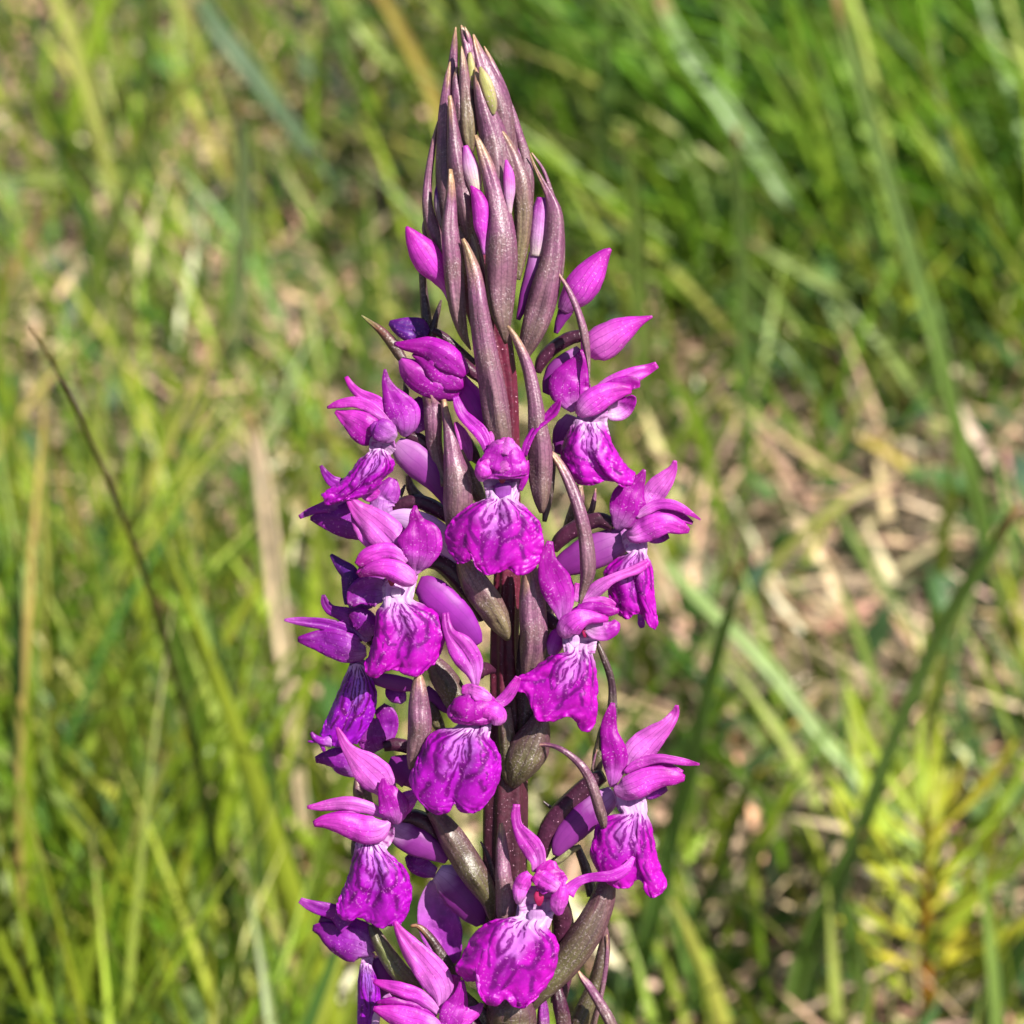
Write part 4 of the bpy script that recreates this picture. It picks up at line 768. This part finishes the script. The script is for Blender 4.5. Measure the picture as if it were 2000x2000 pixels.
P = scatter(120000); lush, low = zone(P)
PXX, PYY = to_px(P)
bare = np.exp(-((PXX-1620)/330)**2-((PYY-1250)/380)**2)+.7*np.exp(-((PXX-130)/200)**2-((PYY-1180)/200)**2)
hollow = np.exp(-((PXX-1600)/230)**2-((PYY-800)/150)**2)
keep = rng.uniform(0, 1, len(P)) < (1-.55*np.clip(bare, 0, 1))*(1+.8*hollow)*((.02+.17*np.clip((PYY-500)/500, 0, 1))*np.clip((950-PXX)/500, 0, 1)+.20+.60*lush+.30*low+.10*wobble(P[:, 0]*6, P[:, 1]*6, 5))
P = P[keep]; lush = lush[keep]; low = low[keep]; n = len(P)
az = np.where(rng.uniform(0, 1, n) < .55*lush+.25, rng.normal(math.pi*.95, .5, n), rng.uniform(0, 6.28, n))
colr = pick(GREENS, [.28, .2, .2, .12, .12, .08], n)*(1+lush[:, None]*np.array([[-.42, -.12, -.2]]))
blades('grass', 'short green meadow grass covering the ground behind the orchid', 'grass', P, rng.uniform(.02, .085, n)*(1+1.8*lush+1.0*low), rng.uniform(.0013, .0036, n)*(1+.5*lush),
       az, rng.uniform(.0, .5, n)+.7*np.minimum(lush*2, 1)*rng.uniform(0, 1, n), rng.uniform(.1, 1.0, n), colr, M_GRASS)
P = scatter(11000); lush, low = zone(P); k = rng.uniform(0, 1, len(P)) < (.10+.8*lush+.14*low)*np.where(P[:, 1] < .62, .12, 1)*np.where((P[:, 1] < .95) & (P[:, 0] > 0), .3, 1); P = P[k]; lush = lush[k]; n = len(P)
blades('tall_grass', 'taller fine grass leaves standing above the short turf', 'grass', P, rng.uniform(.08, .19, n), rng.uniform(.0022, .0048, n), np.where(rng.uniform(0, 1, n) < .45+.5*lush, rng.normal(math.pi*.98, .35, n), rng.uniform(0, 6.28, n)),
       rng.uniform(.02, .3, n)+1.3*np.minimum(lush*2, 1)*rng.uniform(.1, .8, n), rng.uniform(0, .8, n), pick(GREENS, [.25, .15, .25, .2, .05, .1], n), M_GRASS, seg=7)
STRAWS = [(.50, .38, .22), (.60, .48, .30), (.42, .28, .19), (.54, .34, .25), (.26, .17, .11), (.66, .57, .40)]
P = scatter(42000); lush, low = zone(P); k = rng.uniform(0, 1, len(P)) < .85-.75*lush-.4*low; P = P[k]; hx, hy = to_px(P); P = P[rng.uniform(0, 1, len(P)) > .85*np.exp(-((hx-1600)/260)**2-((hy-780)/190)**2)]; n = len(P); P[:, 2] += rng.uniform(.001, .014, n)
blades('dry_thatch', 'tangled dead grass and straw lying flat between the green tufts', 'dead grass', P, rng.uniform(.015, .06, n), rng.uniform(.0014, .0042, n), rng.uniform(0, 6.28, n),
       rng.uniform(.9, 1.7, n), rng.uniform(-.4, .5, n), pick(STRAWS, [.25, .2, .2, .15, .1, .1], n), M_STRAW, seg=3)
P = scatter(9000); lush, low = zone(P); k = rng.uniform(0, 1, len(P)) < .55-.55*lush-.25*low; P = P[k]; n = len(P); P[:, 2] += rng.uniform(.002, .014, n)
blades('leaf_litter', 'small curled brown and pinkish dead leaves scattered on the soil', 'leaf litter', P, rng.uniform(.008, .018, n), rng.uniform(.005, .010, n), rng.uniform(0, 6.28, n),
       rng.uniform(.9, 1.6, n), rng.uniform(-.8, .8, n), pick([(.44, .28, .18), (.38, .25, .17), (.30, .20, .13), (.50, .36, .25), (.42, .35, .25)], [.25, .25, .2, .15, .15], n), M_STRAW, seg=3)
P = scatter(16000); lush, low = zone(P); n = len(P); P[:, 2] += rng.uniform(.002, .03, n)
blades('ground_herbs', 'low broad leaved green herbs growing through the turf', 'ground cover', P, rng.uniform(.008, .022, n), rng.uniform(.004, .010, n), rng.uniform(0, 6.28, n),
       rng.uniform(.5, 1.3, n), rng.uniform(-.3, .6, n), pick([(.05, .11, .03), (.07, .14, .03), (.10, .17, .05), (.04, .09, .045)], [.3, .3, .2, .2], n), M_HERB, seg=4)

# ---- single blades and stalks one can point to
def big_blade(name, label, cat, crop, pts, col, back=.0, mat=None, kind='shell', parent=None, fold=.12, cup=-.10):
    """pts run from tip to foot; the foot stands on the ground where the pixel says, the rest rises in a plane through it"""
    ox, oy, s = CROPS[crop]; q = [(ox+x*s, oy+y*s, w*s*.84) for x, y, w in pts]
    G = ground_at(q[-1][0], q[-1][1]); P = []; W = []; n = len(q)
    for i, (x, y, w) in enumerate(q):
        yy = G[1]-back*(1-i/(n-1)); p = on_plane_y(x, y, yy); P.append(p); W.append(w*UNIT*(p-CAM).dot(FWD)/FOC)
    P[-1] = P[-1]-np.array([0, 0, .004])
    SEED[0] += 1
    V, F, uv = ribbon(np.array(P), W, -FWD, kind, cup, np.zeros(n), 7, 30, SEED[0], .0003, .01, fold)
    c = np.clip(np.array(col, float)*1.35, 0, .85); c = np.atleast_2d(c); c = lerpcol(c if len(c) > 1 else np.vstack([c*1.05, c]), uv[:, 1]); c = c*(1+.16*wobble(uv[:, 1]*9, uv[:, 0]*2, SEED[0]))[:, None]; c = np.where(uv[:, 1:2] < .05, np.array((.34, .24, .10)), c); c = np.clip(c, .003, .85)
    o = mesh_obj(name, V, F, mat or M_GRASS, parent, c, uv, org=P[-1] if parent is None else None)
    if parent is None:
        o['label'] = label; o['category'] = cat
        if name != 'reddish_stalk': o['group'] = 'dry blades standing in the meadow' if name == 'dry_stalk' else 'single green blades standing in the meadow'
    return o
G1, G2, G3, G4 = (.12, .19, .04), (.17, .22, .05), (.05, .11, .03), (.10, .16, .08)
ST = (.55, .43, .27)
big_blade('dry_stalk', 'pale straw dry blade standing left of the orchid, bleached almost white', 'dry grass', 'P', [(480, 800, 14), (500, 870, 36), (520, 1000, 46), (535, 1130, 48), (550, 1250, 40), (572, 1420, 36), (590, 1580, 28), (610, 1760, 20)], [(.56, .42, .29), (.60, .46, .30), (.50, .39, .24)], .02, M_STRAW)
big_blade('grass_stalk', 'long thin dark stalk leaning across the left side, reddish near its tip', 'grass stalk', 'P', [(60, 640, 7), (120, 740, 10), (190, 890, 12), (260, 1060, 14), (320, 1240, 17), (375, 1440, 17), (420, 1660, 22), (460, 1850, 24), (490, 2080, 26)], [(.16, .11, .07), (.15, .10, .06), (.08, .10, .03), (.05, .10, .02), (.05, .11, .02)], .16)
big_blade('grass_stalk', 'yellow green blade bent over sharply near the upper left corner', 'grass blade', 'P', [(425, 130, 8), (370, 160, 26), (315, 205, 34), (285, 250, 34), (262, 330, 30), (225, 430, 34), (195, 520, 36), (170, 640, 36), (150, 760, 28)], [(.24, .24, .04), G2, G2, G1], .02)
big_blade('grass_stalk', 'pale green blade lying level across the upper left edge', 'grass blade', 'P', [(330, 340, 10), (260, 350, 30), (150, 350, 32), (40, 352, 34), (-40, 370, 34), (-80, 480, 34)], [G2, (.22, .25, .08)], .01)
big_blade('grass_stalk', 'straight upright blade near the top left, beside the bent one', 'grass blade', 'P', [(280, -60, 20), (285, 60, 30), (290, 200, 34), (300, 330, 30), (308, 470, 24)], G1, .02)
big_blade('grass_stalk', 'pale whitish green upright blade halfway between the left edge and the orchid tip', 'grass blade', 'P', [(472, 200, 20), (478, 300, 36), (475, 450, 36), (465, 600, 34), (455, 800, 26)], (.24, .30, .13), .02)
big_blade('grass_stalk', 'diagonal green blade running down from the top edge left of the spike', 'grass blade', 'P', [(375, -30, 20), (430, 60, 40), (500, 150, 44), (580, 260, 34), (660, 360, 26), (720, 430, 14)], G4, -.02)
big_blade('grass_stalk', 'bright yellow green blade sloping down to the spike tip from the top edge', 'grass blade', 'P', [(650, -30, 20), (700, 50, 36), (760, 120, 40), (830, 210, 34), (880, 300, 20)], (.26, .34, .06), -.02)
big_blade('dry_stalk', 'orange brown dry blade rising from the left edge', 'dry grass', 'P', [(85, 400, 8), (60, 460, 24), (20, 540, 28), (-20, 620, 28), (-40, 700, 20)], [(.40, .24, .12), (.38, .24, .12)], .01, M_STRAW)
big_blade('grass_stalk', 'upright green blade just left of the orchid buds', 'grass blade', 'P', [(700, 380, 8), (705, 480, 26), (712, 620, 30), (716, 780, 30), (720, 920, 24)], G1, .02)
big_blade('grass_stalk', 'dark blue green upright blade close to the left edge', 'grass blade', 'N', [(60, 60, 10), (70, 300, 30), (65, 600, 50), (60, 900, 64), (65, 1200, 70), (80, 1500, 60), (100, 1900, 40)], (.06, .13, .055), .05)
big_blade('grass_stalk', 'leaning blade with bright tip, lowest on the left side', 'grass blade', 'N', [(100, 860, 16), (150, 930, 50), (220, 1030, 60), (290, 1120, 50), (370, 1300, 34), (440, 1480, 20)], (.22, .30, .06), .01)
big_blade('grass_stalk', 'yellowish leaning blade under the bright tipped one at lower left', 'grass blade', 'N', [(120, 1060, 16), (180, 1150, 50), (250, 1250, 56), (340, 1400, 34), (430, 1580, 24)], (.26, .30, .05), .01)
big_blade('grass_stalk', 'short pale blade slanting across the dark stalk', 'grass blade', 'N', [(500, 1000, 16), (580, 1060, 44), (680, 1130, 50), (780, 1190, 40), (860, 1290, 20)], (.20, .30, .09), .01)
big_blade('grass_stalk', 'broad bright blade behind the dark stalk at mid left', 'grass blade', 'N', [(600, 330, 14), (650, 420, 60), (700, 600, 84), (740, 850, 84), (760, 1080, 70), (800, 1300, 60), (860, 1600, 40)], (.17, .27, .04), .03)
big_blade('grass_stalk', 'narrow upright blade between the dark stalk and the dry blade', 'grass blade', 'N', [(760, 250, 10), (820, 480, 50), (870, 740, 60), (930, 1000, 64), (980, 1300, 60), (1000, 1600, 50), (1040, 1900, 44)], (.13, .21, .05), .04)
big_blade('grass_stalk', 'upright green blade close beside the left flowers near the bottom', 'grass blade', 'N', [(950, 700, 12), (1010, 950, 40), (1080, 1250, 54), (1160, 1500, 54), (1250, 1800, 50), (1300, 2000, 40)], (.10, .19, .04), .04)
big_blade('grass_stalk', 'broad grass green blade in the lower left corner', 'grass blade', 'N', [(20, 1300, 30), (60, 1450, 110), (130, 1600, 110), (230, 1780, 90), (330, 1950, 70)], (.11, .22, .05), .02)
# right side
big_blade('grass_stalk', 'longest pale green blade, arching down the right side from the top edge', 'grass blade', 'O', [(830, -40, 40), (880, 150, 56), (940, 350, 60), (1000, 560, 66), (1060, 760, 72), (1120, 960, 76), (1180, 1160, 80), (1240, 1380, 80), (1290, 1600, 80), (1350, 1800, 84), (1390, 1980, 80), (1420, 2150, 60)], [(.20, .28, .08), (.20, .30, .09), (.18, .28, .06), (.15, .25, .05)], .05)
big_blade('grass_stalk', 'straight upright stem of green grass right of the flower buds', 'grass blade', 'O', [(462, 480, 20), (468, 640, 50), (475, 850, 54), (485, 1050, 64), (490, 1250, 68), (495, 1450, 62), (500, 1700, 56), (500, 1900, 44)], [(.13, .19, .05), (.14, .24, .05)], .03)
big_blade('grass_stalk', 'folded blade with a short tip turned up at upper right', 'grass blade', 'O', [(975, 920, 24), (930, 950, 54), (860, 1030, 54), (800, 1100, 56), (770, 1180, 40), (740, 1320, 26)], (.24, .31, .10), .01)
big_blade('grass_stalk', 'grey green blade sloping down from the top edge through the right centre', 'grass blade', 'O', [(160, -30, 40), (240, 140, 70), (330, 280, 80), (440, 440, 84), (540, 580, 84), (640, 740, 74), (720, 900, 64), (780, 1060, 60), (850, 1220, 56), (930, 1400, 34)], (.16, .25, .08), -.06)
big_blade('grass_stalk', 'bright green blade lying across the upper right, tip beside the buds', 'grass blade', 'O', [(100, 570, 16), (250, 660, 54), (420, 730, 66), (580, 790, 70), (740, 850, 70), (900, 900, 64), (1030, 1010, 40), (1120, 1180, 24)], (.17, .28, .05), -.02)
big_blade('grass_stalk', 'narrow olive blade under the bright one, sloping to the right', 'grass blade', 'O', [(500, 900, 20), (650, 990, 44), (800, 1080, 54), (900, 1170, 60), (1000, 1280, 64), (1100, 1420, 60), (1200, 1570, 44), (1260, 1680, 30)], (.18, .24, .05), -.03)
big_blade('grass_stalk', 'blue green blade at the right edge crossing behind the long pale one', 'grass blade', 'O', [(1060, 660, 16), (1180, 680, 60), (1300, 730, 84), (1420, 830, 90), (1520, 930, 80), (1640, 1100, 60)], (.18, .30, .14), -.02)
big_blade('grass_stalk', 'dark green blade running parallel to the grey green one near the top edge', 'grass blade', 'O', [(260, -30, 40), (360, 120, 64), (470, 280, 66), (600, 440, 60), (760, 600, 54), (900, 750, 40)], (.10, .17, .025), -.05)
big_blade('grass_stalk', 'upright light green blade beside the orchid tip, top right of it', 'grass blade', 'P', [(1180, -40, 16), (1185, 100, 30), (1180, 260, 34), (1170, 420, 34), (1160, 560, 26)], (.15, .23, .06), .02)
big_blade('grass_stalk', 'yellowish upright blade near the right buds', 'grass blade', 'P', [(1225, 250, 8), (1240, 400, 34), (1245, 560, 42), (1260, 720, 40), (1270, 860, 30)], (.17, .24, .05), .02)
big_blade('reddish_stalk', 'thin orange brown stalk at the right edge', 'grass stalk', 'O', [(1460, 1200, 8), (1490, 1300, 20), (1530, 1420, 24), (1580, 1600, 20)], [(.36, .20, .08)]*2, .01, M_STRAW)
big_blade('dry_stalk', 'yellow brown dry blade lying low to the right of the upper flowers', 'dry grass', 'O', [(900, 1640, 10), (1000, 1690, 34), (1120, 1770, 36), (1240, 1840, 30), (1340, 1900, 16)], [(.36, .26, .06), (.28, .28, .06)], .0, M_STRAW)
big_blade('dry_stalk', 'whitish pink dry blade beside the long pale blade at right', 'dry grass', 'O', [(1270, 1480, 14), (1320, 1580, 46), (1390, 1690, 46), (1450, 1790, 40), (1500, 1880, 24)], [(.62, .46, .38), (.56, .42, .34)], .0, M_STRAW)
big_blade('grass_stalk', 'light green diagonal blade running from the right flowers to the lower right', 'grass blade', 'Q', [(110, 100, 20), (210, 220, 44), (350, 360, 54), (500, 500, 60), (640, 660, 62), (770, 830, 64), (900, 980, 66), (1020, 1120, 64), (1180, 1300, 60), (1340, 1480, 54), (1460, 1650, 40), (1560, 1800, 24)], [(.25, .36, .10), (.27, .36, .13), (.22, .32, .08), (.15, .25, .05)], -.06)
big_blade('grass_stalk', 'broad dark green blade curving up to the right edge', 'grass blade', 'Q', [(1520, -30, 30), (1420, 150, 60), (1300, 330, 70), (1200, 520, 74), (1110, 730, 70), (1030, 920, 70), (960, 1120, 74), (860, 1350, 84), (760, 1560, 90), (680, 1800, 84), (620, 2100, 70)], [(.20, .32, .07), (.22, .34, .09), (.15, .25, .05), (.18, .30, .06)], .06)
big_blade('grass_stalk', 'thin dark blade with a fine tip right of the lowest flowers', 'grass blade', 'Q', [(575, 850, 6), (540, 940, 18), (490, 1090, 26), (430, 1260, 34), (350, 1440, 42), (270, 1620, 50), (190, 1800, 54), (120, 1990, 50)], [(.05, .10, .02), (.04, .09, .02)], .05)
big_blade('grass_stalk', 'bright green upright blade close right of the lower flowers', 'grass blade', 'Q', [(480, 180, 14), (440, 350, 44), (380, 560, 60), (330, 780, 64), (280, 1000, 70), (220, 1200, 84), (150, 1500, 90), (90, 1750, 96), (20, 2050, 80)], (.13, .23, .05), .06)
big_blade('grass_stalk', 'short bright blade leaning left below the lowest right flower', 'grass blade', 'Q', [(190, 1380, 20), (230, 1500, 60), (280, 1680, 84), (320, 1850, 90), (360, 2020, 80)], (.16, .28, .06), .02)
big_blade('grass_stalk', 'yellow green narrow blade left of the dark curved one at right', 'grass blade', 'Q', [(830, 230, 10), (900, 400, 40), (970, 600, 44), (1040, 800, 44), (1110, 950, 50), (1170, 1100, 50), (1210, 1240, 30)], (.20, .27, .06), .0)
big_blade('grass_stalk', 'narrow blade sloping down near the right edge under the herb leaves', 'grass blade', 'Q', [(1150, 680, 14), (1250, 780, 50), (1360, 900, 54), (1450, 1030, 54), (1550, 1170, 44), (1640, 1300, 24)], (.12, .19, .03), -.02)
big_blade('grass_stalk', 'yellow edged upright blade at the right edge', 'grass blade', 'Q', [(1420, 200, 16), (1460, 320, 50), (1500, 450, 60), (1540, 600, 50), (1580, 760, 30)], (.24, .30, .07), .01)
big_blade('grass_stalk', 'upright leaf green blade rising beside the leafy seedling', 'grass blade', 'Q', [(870, 1440, 40), (890, 1560, 70), (910, 1700, 76), (930, 1850, 80), (940, 2020, 70)], (.16, .27, .05), .02)
big_blade('grass_stalk', 'pale green blade beside the shaded gap, right of bottom centre', 'grass blade', 'Q', [(940, 1200, 14), (880, 1380, 40), (800, 1600, 60), (720, 1800, 60), (660, 2020, 50)], (.14, .22, .08), .04)
big_blade('grass_stalk', 'thick blade cutting the lower right corner', 'grass blade', 'Q', [(1600, 1560, 60), (1520, 1680, 110), (1440, 1800, 120), (1380, 1950, 120), (1340, 2100, 90)], (.13, .23, .07), .02)
big_blade('grass_stalk', 'narrow blade sloping down right through the open middle patch', 'grass blade', 'Q', [(830, -20, 14), (920, 120, 34), (1010, 280, 36), (1090, 400, 36), (1160, 520, 24)], (.16, .22, .04), -.02)
big_blade('grass_stalk', 'olive blade sloping behind the dark thin one at lower right', 'grass blade', 'Q', [(430, 720, 10), (560, 880, 34), (700, 1040, 44), (800, 1180, 50), (890, 1300, 24)], (.14, .21, .04), -.02)

# leafy seedling at lower right
def seedling():
    G = ground_at(1200+1190*.5175, 1000+1990*.5175)
    s = empty('leafy_seedling', G, 'small leafy seedling with yellow green narrow leaves and an orange stem at lower right', 'plant')
    top = on_plane_y(1200+1180*.5175, 1000+1180*.5175, G[1]-.01); hgt = top[2]
    P = np.array([[top[0], top[1], top[2]], [G[0]-.004, G[1]-.005, hgt*.5], [G[0], G[1], -.004]])
    V, F, uv = ribbon(P, [.0012, .0022, .0026], -FWD, 'tube', 1, np.zeros(3), 5, 16, 4, 0, 0)
    mesh_obj('stem', V, F, M_HERB, s, lerpcol([(.22, .24, .03), (.42, .16, .02), (.36, .12, .02)], uv[:, 1]), uv)
    r = random.Random(4)
    for k in range(46):
        t = .06+.94*k/45; b = np.array([G[0]+(top[0]-G[0])*t, G[1]+(top[1]-G[1])*t, hgt*t]); a = k*2.4+r.uniform(-.3, .3); L = r.uniform(.018, .034)*(1.1-.45*t)
        e = b+np.array([math.cos(a)*L, math.sin(a)*L*.8, L*r.uniform(.9, 1.6)]); mid = (b+e)/2+np.array([math.cos(a), math.sin(a), 0])*L*.12
        V, F, uv = ribbon(np.array([e, mid, b]), [.0006, r.uniform(.0017, .0026), .0008], np.array([-math.cos(a)*.5, -math.sin(a)*.5-.6, 1.0]), 'shell', -.15, np.zeros(3), 5, 9, 50+k, .0003, .02)
        c = np.array((.36, .40, .03))*r.uniform(.75, 1.2); c[0] *= r.uniform(.8, 1.3)
        mesh_obj('leaf', V, F, M_HERB, s, np.tile(c, (len(V), 1)), uv)
seedling()
